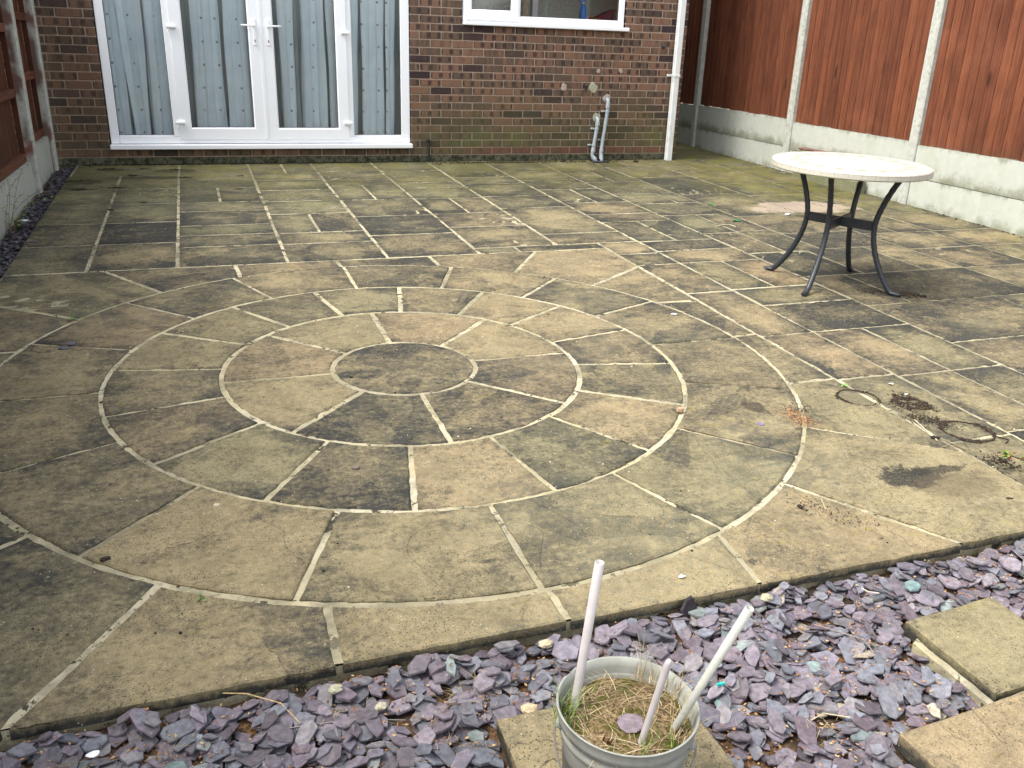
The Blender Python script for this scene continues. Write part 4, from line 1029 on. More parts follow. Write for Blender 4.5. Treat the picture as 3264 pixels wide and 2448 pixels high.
# single stones that stand out
def stone_piece(name, pts, zt, th, col, m, label, cat='slate piece', rx=0, rz=0, loc=(0, 0, 0)):
    b = B(); b.c = (*col, .4); b.T = Matrix.Translation(loc) @ Matrix.Rotation(rz, 4, 'Z') @ Matrix.Rotation(rx, 4, 'X')
    n = len(pts); lo = [b.v((p[0] * .95, p[1] * .95, 0)) for p in pts]; mi = [b.v((p[0], p[1], th * .5)) for p in pts]; hi = [b.v((p[0] * .88, p[1] * .88, th)) for p in pts]
    b.F.append(tuple(reversed(lo))); b.F.append(tuple(hi))
    for A, C in ((lo, mi), (mi, hi)):
        for k in range(n): b.F.append((A[k], A[(k + 1) % n], C[(k + 1) % n], C[k]))
    return tag(b.build(name, m, cols=True), label, cat)
PGN = [(.024, -.004), (.016, .014), (-.003, .019), (-.021, .010), (-.024, -.007), (-.006, -.018), (.013, -.016)]
stone_piece('slate_piece', [(-.030, 0), (-.027, .028), (-.006, .054), (.013, .058), (.026, .028), (.031, 0)], 0, .009, (.022, .017, .021), M_SLATE, 'dark slate standing on edge against the patio edge', rx=math.radians(72), rz=.15, loc=(-1.085, -7.452, gz(0, -7.45) - .045))
z = lambda x, y: gz(x, y) + .0015
stone_piece('slate_piece', PGN, 0, .006, (.10, .10, .12), M_SLATE, 'grey slate chip lying on the outer ring, nearer of the pair', loc=(-2.825, -5.10, z(0, -5.1)))
stone_piece('slate_piece', [(p[0] * .9, p[1] * .9) for p in PGN], 0, .006, (.13, .13, .17), M_SLATE, 'bluish slate chip lying on the outer ring, farther of the pair', rz=1.2, loc=(-2.80, -5.045, z(0, -5.05)))
stone_piece('slate_piece', [(p[0] * .8, p[1] * .9) for p in PGN], 0, .007, (.20, .17, .22), M_SLATE, 'small lilac slate chip near the dark oval stain', rz=.7, loc=(-.252, -6.545, z(0, -6.54)))
stone_piece('stone_chip', [(p[0] * .7, p[1] * .7) for p in PGN], 0, .014, (.42, .28, .17), M_TONE, 'small orange buff stone chip on a right hand outer ring slab', 'stone', rz=.3, loc=(-.50, -6.36, z(0, -6.36)))
stone_piece('slate_piece', [(p[0] * 1.0, p[1] * .8) for p in PGN], 0, .006, (.09, .08, .10), M_SLATE, 'dark slate chip on the paving at the left edge joint', rz=.1, loc=(-3.215, -3.05, z(0, -3.05)))
stone_piece('pebble', [(p[0] * .45, p[1] * .45) for p in PGN], 0, .008, (.5, .44, .3), M_TONE, 'cream pebble on the buff slab left of the bucket side', 'pebble', loc=(-2.245, -6.63, z(0, -6.6)))
stone_piece('pebble', [(p[0] * .55, p[1] * .55) for p in PGN], 0, .009, (.16, .13, .11), M_TONE, 'small brown pebble on a dark inner ring slab', 'pebble', loc=(-1.80, -6.50, z(0, -6.5)))
for (x, y, s, c, lb) in ((-1.615, -7.665, 1.5, (.50, .40, .25), 'pale tan angular stone on the slate behind the tall pipe'), (-1.50, -7.47, 1.3, (.42, .36, .24), 'cream mortar lump at the patio edge left of upright slate'), (-.862, -7.475, 1.3, (.36, .32, .22), 'rounded mortar lump under the patio edge joint at right'),
                         (-2.02, -7.495, 1.2, (.40, .38, .26), 'pale flat stone at the patio edge joint near bottom left'), (-1.93, -7.56, 1.0, (.46, .42, .3), 'cream stone among the slate below bottom middle slab')):
    i, j = HFF.idx(x, y); b = B(); b.c = (*c, .5); b.blob((x, y, gz(x, y) + max(-.03, HFF.h[j][i]) + .006), .011 * s, (1.3, 1, .65), rs, .22, 9, 6); tag(b.build('pale_stone', M_TONE, cols=True), lb, 'stone')
for (x, y, c, lb, rz) in ((-.42, -7.535, (.16, .24, .23), 'green slate piece near the small square slab', .4), (-1.17, -7.76, (.17, .24, .23), 'green slate piece right of the bucket', 1.), (-.88, -7.71, (.22, .28, .26), 'pale green slate left of the small square slab', .2), (-2.36, -7.60, (.14, .19, .18), 'dark green slate near the bottom left corner', 0.)):
    i, j = HFF.idx(x, y); stone_piece('green_slate', [(p[0] * 1.15, p[1] * 1.15) for p in PGN], 0, .009, c, M_SLATE, lb, rz=rz, rx=.1, loc=(x, y, gz(x, y) + HFF.h[j][i] + .002))

# ---------------------------------------------------------------- bucket
BX, BY = -1.548, -7.975; BZ = gz(BX, BY) + SLZ + .001
bk = empty('bucket', (BX, BY, BZ), 'old grey plastic bucket of soil and dead grass on a buff slab', 'bucket')
RH = -.052 - BZ
b = B(); n = 72
def wob(t, j):
    return 0
tear = lambda t, j: (-.006 * max(0, math.sin(t * 60)) * (1 if .27 < t < .36 else 0)) if j in (9, 10) else 0
prof = [(.106, 0), (.108, .004), (.118, RH - .062), (.1235, RH - .058), (.1235, RH - .050), (.1215, RH - .046), (.1225, RH - .034), (.1275, RH - .031), (.1285, RH - .020), (.1305, RH - .004), (.1320, RH), (.1275, RH - .0005), (.1250, RH - .020), (.119, RH - .060), (.105, .004)]
prof[9] = (.1300, RH - .003)
b.lathe(prof, n, wob=tear); b.F.append(tuple(reversed(range(n)))); b.F.append(tuple((len(prof) - 1) * n + k for k in range(n)))
b.build('bucket_body', M_BUCKET, bk, smooth=True)
VC = Vector((-2.204 - BX, -9.098 - BY, 0)).normalized(); VR = Vector((-VC.y, VC.x, 0))   # towards / across the viewer side of the bucket
for s in (-1, 1):
    p = VR * s * .127 * .93 + VC * .035; b = B(); b.T = Matrix.Translation((p.x, p.y, RH - .040)); b.blob((0, 0, 0), .010, (1, 1, 1.2), rs, .05, 10, 6); b.build('handle_ear', M_BUCKET, bk)
b = B(); pts = []
for k in range(25):
    t = PI * k / 24; x = math.cos(t) * .128; dn = math.sin(t)
    p = VR * (-x) + VC * (.035 + .098 * dn); pts.append((p.x, p.y, RH - .040 - .095 * dn))
b.tube(pts, .0019, 6); b.build('wire_handle', M_WIRE, bk)
b = B(); rows = [[b.v((0, 0, RH - .036))]]
for j in range(1, 9):
    r = .120 * j / 8; rows.append([b.v((r * math.cos(2 * PI * k / 40), r * math.sin(2 * PI * k / 40), RH - .036 + (rs.random() - .5) * .007 - (.008 if j > 6 else 0))) for k in range(40)])
for k in range(40): b.F.append((rows[0][0], rows[1][k], rows[1][(k + 1) % 40]))
for A, C in zip(rows[1:], rows[2:]):
    for k in range(40): b.F.append((A[k], C[k], C[(k + 1) % 40], A[(k + 1) % 40]))
so_ = B(); so_.V = [(v[0] + BX, v[1] + BY, v[2] + BZ) for v in b.V]; so_.F = b.F; so_.C = b.C; so_.U = b.U
M_PSOIL = N('mossy_pot_soil'); P_ = M_PSOIL.pos(); a_ = M_PSOIL.noise(P_, 150., 5, .7); b_ = M_PSOIL.noise(P_, 22., 4)
c_ = M_PSOIL.mix(M_PSOIL.mr(a_, .35, .65), (.06, .04, .02), (.30, .21, .11)); c_ = M_PSOIL.mix(M_PSOIL.mr(b_, .45, .6), c_, (.085, .08, .02))
M_PSOIL = M_PSOIL.done(c_, .95, M_PSOIL.bump(a_, 1., .004), .1)
tag(so_.build('pot_soil', M_PSOIL), 'mossy brown soil inside the bucket', 'soil', kind='stuff')
SZ = BZ + RH - .036
def blade(b, p, d, L, w0, bend, col, n=5, rnd=rs):
    b.c = (*col, 1); d = Vector(d).normalized(); p = Vector(p); s = d.cross(Vector((0, 0, 1)))
    s = s.normalized() if s.length > .05 else Vector((1, 0, 0)); prev = None; cur = Vector(bend)
    q = p.copy(); dr = d.copy()
    for k in range(n + 1):
        w = w0 * (1 - k / n * .85)
        a = b.v(q - s * w); c = b.v(q + s * w)
        if prev: b.F.append((prev[0], prev[1], c, a))
        prev = (a, c); q = q + dr * (L / n); dr = (dr + cur / n).normalized()
STRAW = [(.40, .31, .17), (.33, .25, .13), (.48, .39, .24), (.22, .16, .08), (.28, .22, .12)]
b = B()
for k in range(230):
    a = rs.random() * 2 * PI; r = .112 * math.sqrt(rs.random()); r = r if rs.random() < .35 else rs.uniform(.065, .114)
    x, y = BX + r * math.cos(a), BY + r * math.sin(a); el = rs.uniform(.03, .5); az = rs.random() * 2 * PI
    if r > .08: az = a + PI / 2 * rs.choice((-1, 1)) + rs.gauss(0, .5)
    L = rs.uniform(.03, .10); blade(b, (x, y, SZ + .001), (math.cos(az) * math.cos(el), math.sin(az) * math.cos(el), math.sin(el)), L, rs.uniform(.0004, .0011), (rs.gauss(0, .7), rs.gauss(0, .7), -rs.uniform(.3, 1.2)), rs.choice(STRAW), 6)
for k in range(40):
    a = rs.uniform(-1.2, 1.0); x, y = BX + .112 * math.cos(a), BY + .112 * math.sin(a)
    blade(b, (x, y, SZ), (math.cos(a) * .3 + rs.gauss(0, .2), math.sin(a) * .3 + rs.gauss(0, .2), 1), rs.uniform(.04, .11), .0008, (rs.gauss(0, .9), rs.gauss(0, .9), -.5), rs.choice(STRAW), 7)
tag(b.build('dead_grass', M_LEAF, cols=True), 'tangled straw coloured dead grass in the bucket', 'dead grass', kind='stuff')
b = B()
for (gx_, gy_, cnt, hh) in ((-1.655, -7.925, 45, .07), (-1.555, -8.06, 16, .035), (-1.60, -7.89, 10, .03), (-1.51, -8.055, 14, .035), (-1.66, -7.96, 20, .05)):
    for k in range(cnt):
        blade(b, (gx_ + rs.gauss(0, .010), gy_ + rs.gauss(0, .010), SZ), (rs.gauss(0, .45), rs.gauss(0, .45), 1), hh * rs.uniform(.5, 1.2), .0011, (rs.gauss(0, .5), rs.gauss(0, .5), -.2), rs.choice(((.10, .20, .03), (.16, .26, .05), (.22, .30, .08))), 5)
tag(b.build('green_grass', M_LEAF, cols=True), 'short fresh green grass tufts inside the bucket', 'grass', kind='stuff')
stone_piece('slate_piece', [(.027, -.006), (.024, .008), (.013, .021), (-.002, .025), (-.017, .019), (-.025, .006), (-.026, -.010), (-.013, -.022), (.006, -.025), (.019, -.018)], 0, .003, (.20, .165, .185), M_SLATE, 'rounded pinkish slate flake lying on the soil in the bucket', rz=.5, loc=(-1.548, -7.992, SZ + .003))
b = B(); b.c = (.22, .05, .04, 1)
for k in range(6): blade(b, (-1.612 + rs.gauss(0, .004), -8.020 + rs.gauss(0, .004), SZ), (rs.gauss(0, .3), rs.gauss(0, .3), 1), rs.uniform(.02, .038), .003, (rs.gauss(0, .4), rs.gauss(0, .4), -.6), rs.choice(((.20, .05, .04), (.14, .09, .04))), 5)
tag(b.build('weed_seedling', M_LEAF, cols=True), 'small red leaved weed near the front rim in the bucket', 'weed')
# pipes stuck in the bucket
def ppipe(p0, p1, r0, r1, m, label, closed=False):
    b = B(); p0 = Vector(p0); p1 = Vector(p1); n = 24; d = (p1 - p0).normalized(); s = d.cross(Vector((0, 1, 0))).normalized(); t = d.cross(s)
    def ring(p, r, tilt=0): return [b.v(p + s * math.cos(2 * PI * k / n) * r + t * math.sin(2 * PI * k / n) * r + d * tilt * math.cos(2 * PI * k / n)) for k in range(n)]
    R_ = [ring(p0 - d * .03, r0), ring(p1, r1)] if not closed else [ring(p0 - d * .03, r0), ring(p1 - d * .02, r1), ring(p1 - d * .008, r1 * .86), ring(p1 - d * .002, r1 * .5)]
    if not closed: R_ += [ring(p1 + d * .0004, r1 * .86), ring(p1 - d * .05, r1 * .84)]
    for A, C in zip(R_, R_[1:]):
        for k in range(n): b.F.append((A[k], A[(k + 1) % n], C[(k + 1) % n], C[k]))
    b.F.append(tuple(R_[-1]) if closed else tuple(R_[-1]))
    o = b.build('plastic_pipe', m); 
    for f in o.data.polygons: f.use_smooth = len(f.vertices) == 4
    return tag(o, label, 'pipe')
ppipe((-1.628, -7.918, -.085), (-1.605, -7.930, .232), .0082, .0086, M_PIPEA, 'tallest pinkish white plastic pipe, upright at the left in the bucket')
ppipe((-1.549, -8.038, -.085), (-1.522, -8.055, .102), .0060, .0066, M_PIPEA, 'short white pipe with rounded closed tip, middle of the bucket', True)
ppipe((-1.472, -8.024, -.085), (-1.396, -8.084, .199), .0066, .0080, M_PIPEB, 'long greyish pipe leaning right over the bucket rim')

# ---------------------------------------------------------------- dirt and bits on the paving
def crumbs(name, gen, cnt, label, cat, cols, smin=.002, smax=.007, seed=1, kind='stuff', m=None, group=None):
    q = random.Random(seed); b = B()
    if name in ('soil_ring', 'soil_scatter', 'bird_seed'): cnt = int(cnt * 1.9); smin *= .7; smax *= .8
    for k in range(cnt):
        x, y = gen(q); r = q.uniform(smin, smax) * (1 if q.random() > .1 else 1.5); c = q.choice(cols); b.c = (*c, 1)
        b.blob((x, y, gz(x, y) + .001 + r * .3), r, (q.uniform(.8, 1.6), q.uniform(.8, 1.4), q.uniform(.4, .7)), q, .35, 5, 3)
    return tag(b.build(name, m or M_TONE, cols=True), label, cat, group, kind)
DK = [(.028, .020, .014), (.045, .03, .018), (.07, .045, .025), (.02, .016, .012)]
def ring(cx, cy, rx, ry, w, rot=0., gap=None):
    def g(q):
        while True:
            t = q.random() * 2 * PI
            if gap and gap[0] < t < gap[1] and q.random() < .8: continue
            if q.random() > .45 + .55 * abs(math.sin(t * 1.5 + cx * 40)): continue
            r = 1 + q.gauss(0, w * (1 + .8 * math.sin(t * 3 + cy * 9))) + .03 * math.sin(2 * t + cx * 30) + .02 * math.sin(5 * t); x, y = rx * r * math.cos(t), ry * r * math.sin(t)
            return cx + x * math.cos(rot) - y * math.sin(rot), cy + x * math.sin(rot) + y * math.cos(rot)
    return g
def cloud(cx, cy, sx, sy, rot=0.):
    def g(q):
        x, y = q.gauss(0, sx), q.gauss(0, sy); return cx + x * math.cos(rot) - y * math.sin(rot), cy + x * math.sin(rot) + y * math.cos(rot)
    return g
crumbs('soil_ring', ring(.315, -6.415, .082, .082, .035, 0, (3.6, 5.4)), 260, 'thin dark soil ring left by a pot, farther of the two rings', 'soil ring', DK, .0015, .004, 11)
crumbs('soil_ring', ring(.515, -6.800, .092, .092, .045), 520, 'thicker dark soil ring left by a pot, nearer the right edge', 'soil ring', DK, .0015, .0045, 12)
crumbs('soil_scatter', ring(.495, -6.515, .055, .06, .28), 420, 'clumpy dark soil patch between the two pot rings', 'soil patch', DK, .0015, .005, 13)
crumbs('soil_scatter', cloud(.44, -6.67, .05, .03, -.9), 200, 'trail of soil crumbs leading to the nearer pot ring', 'soil patch', DK, .0015, .004, 14)
crumbs('soil_scatter', cloud(.015, -7.055, .055, .035, .5), 620, 'dense black grit patch on the buff corner paving at right', 'soil patch', DK, .0012, .0038, 15)
crumbs('soil_scatter', cloud(.13, -7.035, .075, .014, -.2), 260, 'long dark streak of grit behind the black patch', 'soil patch', DK, .0012, .0036, 16)
crumbs('soil_scatter', cloud(.14, -7.15, .11, .07, 0), 420, 'sparse brown crumbs scattered over the right corner slab', 'soil patch', DK + [(.16, .10, .06)], .001, .0032, 17)
crumbs('soil_scatter', cloud(1.62, -5.16, .09, .035, -.6), 260, 'dark soil crumbs by the front right foot of the table', 'soil patch', DK, .002, .006, 18)
crumbs('bird_seed', cloud(-.065, -6.54, .03, .055, 0), 260, 'orange bird seed spilt on the joint of the outer ring', 'bird seed', [(.45, .20, .07), (.35, .14, .06), (.5, .32, .15), (.12, .06, .03)], .0013, .003, 19)
crumbs('bird_seed', cloud(-.22, -6.90, .03, .018, 0), 180, 'orange bird seed cluster near the grey mortar joint', 'bird seed', [(.45, .22, .09), (.5, .34, .18), (.3, .12, .06)], .0012, .0028, 20)
crumbs('soil_scatter', cloud(-.02, -6.46, .05, .03, .2), 90, 'fine dark grit left of the far pot ring', 'soil patch', DK, .001, .003, 21)
crumbs('soil_scatter', cloud(.43, -7.03, .03, .03, .0), 70, 'dark crumbs beneath the leafy sprig', 'soil patch', DK, .002, .005, 22)
crumbs('soil_scatter', cloud(-.42, -7.16, .03, .10, .5), 110, 'thin crumb trail on the front right buff slab', 'soil patch', DK + [(.3, .15, .07)], .001, .003, 23)
crumbs('leaf_litter', lambda q: (q.uniform(.1, 2.3), -.07 - abs(q.gauss(0, .05))), 330, 'dark leaf litter along the foot of the brick wall', 'leaf litter', DK, .002, .008, 24)
crumbs('leaf_litter', lambda q: (q.uniform(-3.2, .1), -.012 - abs(q.gauss(0, .015))), 500, 'black moss line where left paving meets the wall', 'moss', [(.012, .016, .007), (.02, .022, .01)], .003, .009, 25)
crumbs('leaf_litter', lambda q: (3.855 - abs(q.gauss(0, .03)), q.uniform(-4.2, .5)), 260, 'brown litter along the foot of the right fence', 'leaf litter', DK + [(.13, .06, .03)], .002, .007, 26)
crumbs('grit', lambda q: (q.uniform(-3.2, 2.6), q.uniform(-7.3, -.2)), 420, 'sparse dark grit specks over the whole patio', 'grit', DK, .0012, .0042, 27)
crumbs('grit', lambda q: (q.uniform(-3.0, 2.2), q.uniform(-7.3, -2.2)), 200, 'tiny pale mortar specks over the whole patio', 'grit', [(.6, .56, .45), (.5, .48, .4)], .0012, .003, 28)
mz = [(-3.20, -.86, .10, 'flat brown moss smear, farthest left near the slate strip'), (-3.12, -1.26, .07, 'dark moss smear left of the first long joint'), (-2.99, -.25, .08, 'moss clump near the wall above the left slabs'), (-2.68, -.27, .06, 'moss clump at the wall right of the first smear'),
      (-2.40, -.33, .08, 'moss clump straddling the second long joint near the wall'), (-2.32, -.76, .07, 'moss clumps on the joint second row from the wall'), (-2.75, -.62, .07, 'pair of moss clumps on the first row joint'), (-2.86, -1.20, .045, 'round moss clump on the first long joint'), (-1.85, -.72, .035, 'small moss clump beside the third long joint'),
      (-1.90, -1.38, .03, 'black moss lump on a dark slab in the third column'), (-2.62, -1.86, .025, 'tiny moss lump on the row joint in second column'), (-2.84, -2.10, .02, 'tiny moss lump on the first long joint lower down')]
for k, (x, y, s, lb) in enumerate(mz):
    crumbs('moss_clump', cloud(x, y, s * .42, s * .2), int(20 + s * 420), lb, 'moss', [(.018, .018, .008), (.035, .03, .012), (.05, .03, .018)], .003, .008, 40 + k, kind=None)
for k, (x, y, s, lb) in enumerate(((2.43, -.17, .022, 'dark stone lump by the wall left of the drainpipe'), (1.735, -5.25, .016, 'dark soil lump right of the front right table foot'), (-2.535, -6.845, .011, 'black soil clod on the front left ring slab'), (-.49, -7.11, .009, 'black clod on the front right buff slab'),
                                    (.34, -6.815, .012, 'dark root clod under the pale straw stalks'), (.44, -7.035, .012, 'brown clod beside the leafy sprig'), (.23, -7.26, .010, 'black clod near the right patio edge'))):
    b = B(); b.c = (.03, .022, .016, 1)
    for q in range(5): b.blob((x + rs.gauss(0, s * .5), y + rs.gauss(0, s * .4), gz(x, y) + s * .4), s * rs.uniform(.45, .8), (1.2, 1, .7), rs, .35, 7, 5)
    tag(b.build('soil_clod', M_TONE, cols=True), lb, 'soil clod')
def twig(pts, r, c, label, name='twig', cat='twig', lift=.003):
    b = B(); b.c = (*c, 1); b.tube([(p[0], p[1], (gz(p[0], p[1]) if len(p) < 3 else p[2]) + lift) for p in pts], r, 6); return tag(b.build(name, M_TONE, cols=True), label, cat)
twig([(.385, -6.66), (.35, -6.78), (.335, -6.83)], .0016, (.55, .5, .36), 'pale straw stalk lying across the dark root clod', 'straw', 'straw')
twig([(.355, -6.69), (.345, -6.77), (.33, -6.84)], .0014, (.5, .45, .33), 'second pale straw stalk crossing the root clod', 'straw', 'straw')
twig([(.36, -6.815), (.37, -6.87), (.375, -6.925)], .0018, (.25, .2, .12), 'thin brown stick left of the nearer pot ring')
twig([(.35, -6.88), (.31, -6.89), (.26, -6.875), (.36, -6.955)], .0014, (.22, .18, .11), 'long thin twig in front of the nearer pot ring')
twig([(.585, -6.865), (.612, -6.905), (.575, -6.925)], .0022, (.03, .025, .02), 'bent black twig at the right of the nearer pot ring')
twig([(-.39, -7.09), (-.42, -7.15)], .002, (.38, .33, .2), 'short pale stick on the front right buff slab')
twig([(1.52, -3.35), (1.60, -3.30), (1.66, -3.31), (1.67, -3.38)], .004, (.42, .38, .27), 'curled pale root on paving beyond the table', lift=.004)
def onbed(x, y, d=.004): i, j = HFF.idx(x, y); return gz(x, y) + HFF.h[j][i] + d
def bedtwig(P, r, c, lb):
    b = B(); b.c = (*c, 1); b.tube([(x, y, onbed(x, y) + dz) for x, y, dz in P], r, 5); tag(b.build('twig', M_TONE, cols=True), lb, 'twig')
bedtwig([(-2.29, -7.41, .035), (-2.21, -7.45, .028), (-2.14, -7.50, .012), (-2.105, -7.56, .0)], .0014, (.50, .36, .18), 'arched straw stalk overhanging the front left slab edge')
bedtwig([(-2.13, -7.56, .006), (-2.0, -7.58, .004), (-1.88, -7.585, .004)], .0011, (.30, .27, .25), 'thin grey twig on the slate left of the bucket')
bedtwig([(-1.86, -7.66, .008), (-1.79, -7.63, .006), (-1.72, -7.60, .004)], .0016, (.16, .11, .08), 'dark brown twig left of the bucket rim')
bedtwig([(-.80, -7.60, .004), (-.73, -7.70, .006), (-.71, -7.80, .005), (-.74, -7.88, .003)], .0014, (.28, .23, .2), 'long curved twig between the bucket and small square slab')
bedtwig([(-.93, -7.545, .005), (-.80, -7.535, .006), (-.70, -7.515, .005)], .0013, (.14, .1, .09), 'dark twig close to the patio edge right of upright slate')
bedtwig([(-1.02, -7.87, .008), (-.97, -7.86, .01), (-.93, -7.90, .004)], .0014, (.5, .42, .26), 'pale curled straw on slate right of the bucket')
bedtwig([(-.56, -7.49, .012), (-.555, -7.515, .01), (-.53, -7.53, .004)], .0018, (.6, .53, .42), 'pale forked root bit by the right patio edge')
bedtwig([(-1.17, -7.98, .01), (-1.20, -8.03, .012), (-1.185, -8.10, .004)], .0012, (.33, .3, .28), 'thin grey looped twig at bottom between bucket and corner slab')
b = B()
for k in range(300):
    cx_, cy_ = rs.choice(((-2.37, -7.56), (-2.02, -7.555), (-1.70, -7.61), (-1.80, -7.71), (-.98, -7.90), (-1.75, -7.56), (-.72, -7.97), (-.60, -7.56), (-2.55, -7.58))); x, y = cx_ + rs.gauss(0, .035), cy_ + rs.gauss(0, .022); az = rs.random() * 6.28
    blade(b, (x, y, onbed(x, y)), (math.cos(az), math.sin(az), rs.uniform(-.1, .25)), rs.uniform(.015, .055), .0006, (rs.gauss(0, .6), rs.gauss(0, .6), -.2), rs.choice(STRAW), 5)
tag(b.build('straw_wisps', M_LEAF, cols=True), 'fine dry grass wisps caught among the slate', 'dry grass', kind='stuff')
# litter
def flake(x, y, s, c, label, name, cat, m, seed=1, zf=None):
    q = random.Random(seed); b = B(); b.c = (*c, 1); n = 9; z0 = zf if zf is not None else gz(x, y) + .003
    rim = [b.v((x + s * math.cos(6.28 * k / n) * q.uniform(.7, 1.2), y + s * .6 * math.sin(6.28 * k / n) * q.uniform(.6, 1.2), z0 + q.uniform(0, s * .3))) for k in range(n)]; ct = b.v((x, y, z0 + s * .35)); cb = b.v((x, y, z0 - .001))
    for k in range(n): b.F.append((rim[k], rim[(k + 1) % n], ct)); b.F.append((rim[(k + 1) % n], rim[k], cb))
    return tag(b.build(name, m, cols=True), label, cat)
flake(-3.345, -2.47, .05, (1, 1, 1), 'torn white paper scrap on the slate strip by the left fence', 'paper_scrap', 'litter', M_WHITEP, 3, gz(0, -2.47) + .008)
flake(-1.05, -7.345, .012, (1, 1, 1), 'curled white shell scrap on the front slab', 'white_scrap', 'litter', M_WHITEP, 4)
flake(-2.52, -7.515, .014, (1, 1, 1), 'small white flake on slate at bottom left', 'white_scrap', 'litter', M_WHITEP, 5, onbed(-2.52, -7.515))
flake(.09, -5.25, .018, (.8, .8, .75), 'white feather on the outer filler slab', 'feather', 'feather', M_WHITEP, 6)
flake(.56, -6.33, .016, (.8, .8, .75), 'bluish white feather on the long joint beyond the far pot ring', 'feather', 'feather', M_WHITEP, 7)
flake(2.40, -3.03, .035, (1, 1, 1), 'white triangular scrap beyond the table legs', 'white_scrap', 'litter', M_WHITEP, 8)
flake(.545, -6.44, .010, (1, 1, 1), 'tiny white scrap on the clumpy soil patch', 'white_scrap', 'litter', M_WHITEP, 9)
b = B(); b.c = (.03, .5, .42, 1); b.box(-1.175, -1.155, -7.735, -7.73, onbed(-1.165, -7.73), onbed(-1.165, -7.73) + .006); tag(b.build('plastic_shard', M_TONE, cols=True), 'tiny turquoise plastic shard in the slate right of the bucket', 'litter')
# green bits
def leaf(b, p, d, L, W, col, fold=.25, up=Vector((0, 0, 1))):
    b.c = (*col, 1); d = Vector(d).normalized(); s = d.cross(up).normalized(); nrm = s.cross(d); p = Vector(p); prev = None
    for k in range(6):
        t = k / 5; w = W * math.sin(PI * min(.98, t * .9 + .08)) ; c = p + d * L * t - nrm * (L * .25 * t * t)
        a = (b.v(c - s * w + nrm * w * fold), b.v(c), b.v(c + s * w + nrm * w * fold))
        if prev: b.F.append((prev[0], prev[1], a[1], a[0])); b.F.append((prev[1], prev[2], a[2], a[1]))
        prev = a
def weed(x, y, z0, nl, L, cols, label, name='weed', h=.02, spread=1., seed=1):
    q = random.Random(seed); b = B(); b2 = B(); w_ = None
    for k in range(nl):
        a = q.random() * 6.28; st = Vector((x + q.gauss(0, .004), y + q.gauss(0, .004), z0)); tipd = Vector((math.cos(a) * spread, math.sin(a) * spread, q.uniform(.3, 1.4))).normalized(); tp = st + tipd * h * q.uniform(.5, 1.3)
        b.c = (.10, .12, .04, 1); b.tube([st, (st + tp) / 2 + Vector((0, 0, .002)), tp], .0007, 4)
        leaf(b, tp, (math.cos(a), math.sin(a), q.uniform(-.2, .5)), L * q.uniform(.7, 1.2), L * .34, q.choice(cols))
    return tag(b.build(name, M_LEAF, cols=True), label, 'weed')
GC = [(.10, .22, .04), (.14, .28, .06), (.08, .17, .03)]
weed(-2.825, -4.685, gz(0, -4.68), 8, .018, GC, 'tiny green weed in the joint at the left of the stone circle', seed=2)
weed(-2.30, -7.095, gz(0, -7.09), 5, .011, GC, 'tiny green weed in the front left joint of the circle', seed=3, h=.008)
weed(-3.39, -2.56, gz(0, -2.5) - .02, 26, .034, GC, 'leafy green bramble weed on the slate by the left fence', h=.10, spread=.8, seed=4)
b = B()
for k in range(9):
    q0 = Vector((-3.39 + rs.gauss(0, .01), -2.75 + rs.gauss(0, .04), gz(0, -2.7))); pts = [q0]; dd = Vector((rs.gauss(.1, .25), rs.gauss(.1, .35), 1)).normalized()
    for s in range(7): dd = (dd + Vector((rs.gauss(.06, .12), rs.gauss(.05, .15), -.12))).normalized(); pts.append(pts[-1] + dd * .06)
    b.c = (.16, .10, .06, 1); b.tube(pts, .0011, 4)
    for s in (3, 4, 5, 6):
        leaf(b, pts[s], (rs.gauss(0, 1), rs.gauss(0, 1), .2), .028, .010, rs.choice(GC))
tag(b.build('bramble', M_LEAF, cols=True), 'wiry bramble stems leaning on the left fence gravel board', 'bramble')
weed(.335, -6.30, gz(0, -6.3), 10, .012, [(.16, .32, .06)], 'small bright green weed between the far pot ring and joint', seed=6, h=.006)
flake(1.97, -2.52, .03, (.05, .28, .07), 'green leaf on a joint beyond the table', 'green_leaf', 'leaf', M_LEAF, 11); flake(1.80, -3.19, .04, (.03, .14, .05), 'dark green leaf on a slab left of the table legs', 'green_leaf', 'leaf', M_LEAF, 12)
sp = empty('shrub_sprig', (.50, -7.15, gz(0, -7.15)), 'yellow green leafy sprig reaching in at the right edge', 'plant')
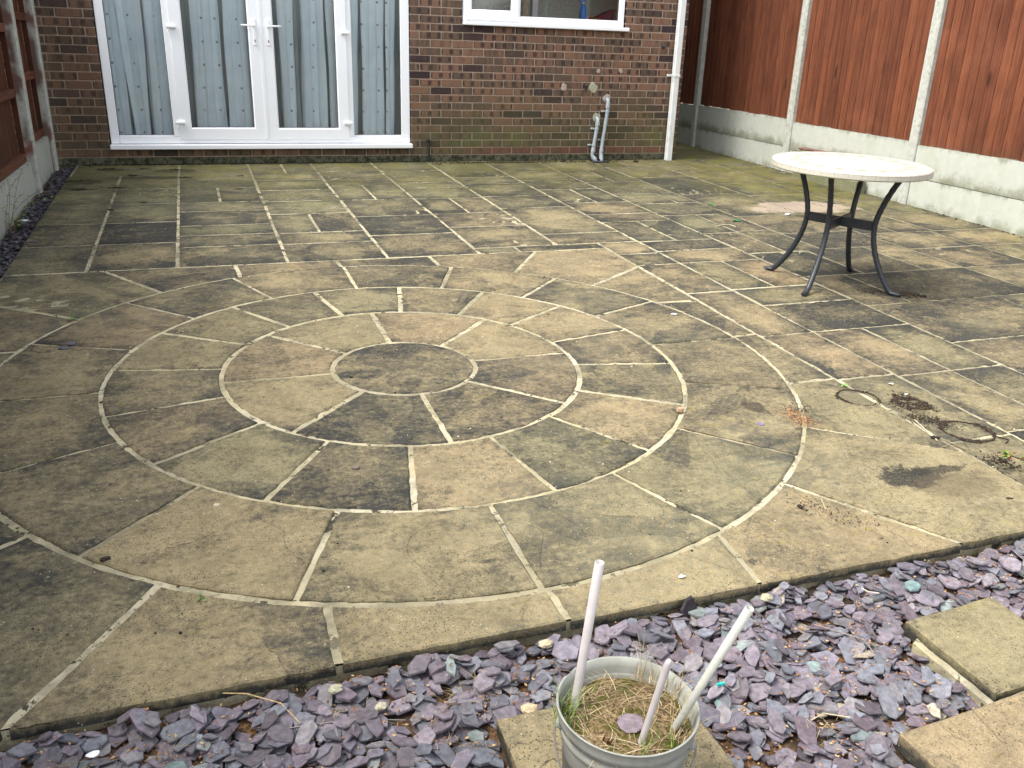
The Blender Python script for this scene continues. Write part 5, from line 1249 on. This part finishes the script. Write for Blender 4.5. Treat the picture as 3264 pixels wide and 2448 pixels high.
b = B(); b.tube([(0, 0, 0), (-.03, .01, .03), (-.07, .035, .05), (-.11, .06, .062)], [.004, .0032, .0026, .002], 6); b.tube([(-.05, .02, .042), (-.075, .0, .06), (-.09, -.01, .075)], .002, 5); b.tube([(-.02, .005, .02), (.01, .03, .05), (.02, .05, .08)], .002, 5)
b.C = [(.06, .04, .03, 1)] * len(b.V); b.build('stem', M_TONE, sp, cols=True)
b = B(); q = random.Random(8)
for tip in ((-.11, .06, .062), (-.09, -.01, .075), (.02, .05, .08), (-.06, .03, .055)):
    for k in range(13):
        a = q.random() * 6.28; leaf(b, tip, (math.cos(a), math.sin(a), q.uniform(-.1, 1.1)), q.uniform(.022, .036), .0065, q.choice(((.16, .21, .05), (.11, .17, .04), (.24, .24, .06), (.16, .06, .035), (.08, .14, .03))))
b.build('leaves', M_LEAF, sp, cols=True)
b = B(); b.c = (.05, .05, .05, 1); b.box(1.90, 2.09, -.215, -.075, gz(0, -.1) - .002, gz(0, -.1) + .006, .002); tag(b.build('drain_cover', M_DARKP), 'dark plastic drain cover under the grey waste pipes', 'drain cover')

# repeats share a group
GROUPS = {'soil_ring': 'soil rings left by plant pots', 'moss_clump': 'moss clumps near the house wall', 'plastic_pipe': 'plastic pipes stuck in the bucket', 'stepping_stone': 'stepping slabs set in the slate', 'soil_clod': 'loose soil clods on the paving',
          'twig': 'twigs and stalks lying about', 'straw': 'straw stalks on the root clod', 'pale_stone': 'pale stones among the slate', 'green_slate': 'green slate pieces in the bed', 'slate_piece': 'single slate pieces', 'pebble': 'pebbles on the paving', 'white_scrap': 'white scraps of litter',
          'feather': 'feathers on the paving', 'weed': 'small green weeds', 'green_leaf': 'green leaves on the far paving', 'bottle': 'small bottles on the kitchen sill', 'tub': 'tubs on the kitchen sill', 'spray_bottle': 'spray bottles on the kitchen sill', 'garden_fence': 'fences either side of the patio'}
for o in list(SC.objects):
    if o.parent is None and 'label' in o and 'group' not in o:
        g = GROUPS.get(o.name.split('.')[0])
        if g: o['group'] = g
        if o.name.split('.')[0] == 'soil_ring' and 'kind' in o: del o['kind']
